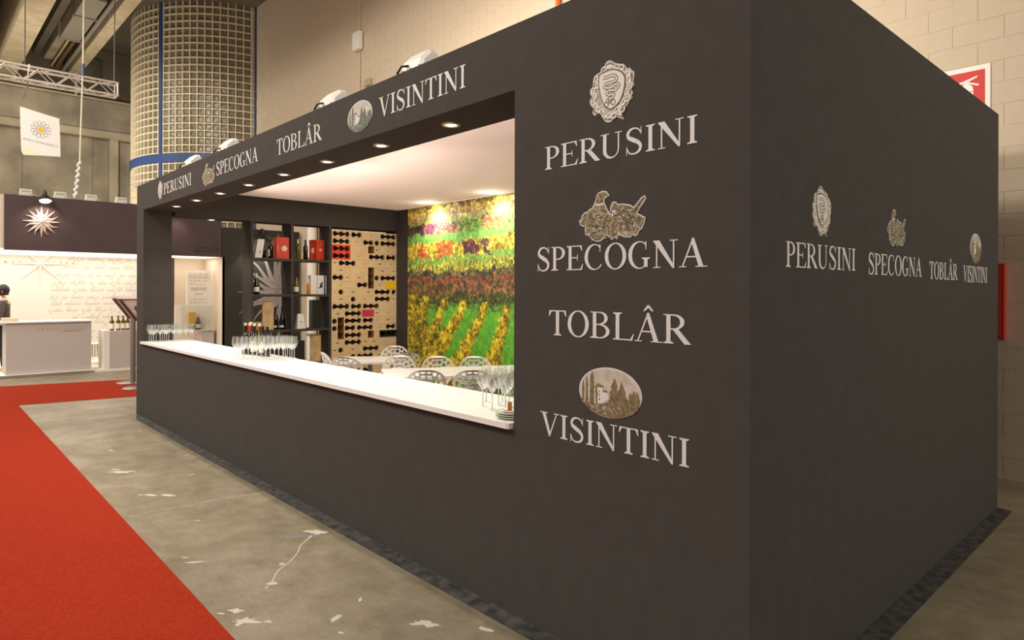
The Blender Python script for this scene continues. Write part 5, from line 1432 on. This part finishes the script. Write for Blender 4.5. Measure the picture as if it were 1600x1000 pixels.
def headv():
    vs = []; fs = []; nu, nv = 20, 14
    for j in range(nv+1):
        ph = -PI/2 + PI*j/nv
        for i in range(nu):
            th = 2*PI*i/nu; x, y, z = math.cos(ph)*math.cos(th), math.cos(ph)*math.sin(th), math.sin(ph)
            px, py, pz = .073*x, .092*y, .115*z
            if z < -.2: px *= 1 - .35*(-z-.2); py = py*(1-.15*(-z-.2)) + .012*(-z)
            fr = max(0, y)
            if fr > .9 and abs(z+.18) < .2: py += .020*(1-abs(z+.18)/.2)*(fr-.9)/.1           # nose
            if fr > .75 and abs(z-.05) < .14 and .2 < abs(x) < .55: py -= .006                # eye sockets
            vs.append((px, py+.03, 1.60+pz))
    for j in range(nv):
        for i in range(nu): a_ = j*nu+i; b_ = j*nu+(i+1) % nu; fs.append((a_, b_, b_+nu, a_+nu))
    return vs, fs
hd.add(*headv()); hd.build('head', SKIN, pw, smooth=80)
for s in (-1, 1):
    MB().lathe([(.0005,-.006),(.009,0),(.0005,.006)], 8, (s*.032, .112, 1.608)).build('eye', BLACK, pw)
    MB().lathe([(.0005,-.03),(.012,-.012),(.014,.012),(.0005,.03)], 8, (s*.073, .025, 1.585)).build('ear', SKIN, pw)
MB().tube([(-.022,.112,1.545),(0,.118,1.543),(.022,.112,1.545)], .006, 6).build('mouth', REDCAP, pw)
hm = MB(); vs = []; fs = []; nu, nv = 22, 10
for j in range(nv+1):
    ph = PI/2 - (PI*.80)*j/nv
    for i in range(nu):
        th = math.radians(128) + math.radians(284)*i/(nu-1)
        r_ = 1.0 if ph > 0 else 1.0 - .10*(-math.sin(ph))
        vs.append((.088*r_*math.cos(max(ph,-.55))*math.cos(th), .02 + .106*r_*math.cos(max(ph,-.55))*math.sin(th), 1.612 + (.122*math.sin(ph))))
for j in range(nv):
    for i in range(nu-1): a_ = j*nu+i; fs.append((a_, a_+1, a_+1+nu, a_+nu))
hm.add(vs, fs)
hm.tube([(-.07,.085,1.69),(0,.118,1.685),(.07,.085,1.69)], .022, 8)
hm.build('hair', HAIR, pw, smooth=80)
TV = [(0,0,.94,.142,.112),(0,0,1.08,.128,.098),(0,.005,1.24,.152,.108),(0,0,1.355,.132,.092),(0,.005,1.42,.062,.062)]
TE = [(0,1),(1,2),(2,3),(3,4)]
for s, pts in ((1, [(.168,0,1.36,.066),(.22,.04,1.12,.053),(.125,.195,1.265,.043),(.075,.170,1.385,.037)]), (-1, [(-.168,0,1.36,.066),(-.22,.03,1.10,.053),(-.07,.195,1.10,.042),(.01,.215,1.115,.036)])):
    b = len(TV)
    for k, v in enumerate(pts): TV.append(v); TE.append((3 if k == 0 else b+k-1, b+k))
skin_mesh('knit_top', TV, TE, TOPG, pw)
LV = [(0,0,.93,.142,.112)]; LE = []
for s in (-1, 1):
    b = len(LV)
    for k, v in enumerate([(s*.09,0,.84,.097),(s*.10,.01,.48,.068),(s*.10,-.01,.08,.052)]): LV.append(v); LE.append((0 if k == 0 else b+k-1, b+k))
skin_mesh('trousers', LV, LE, TROUSER, pw)
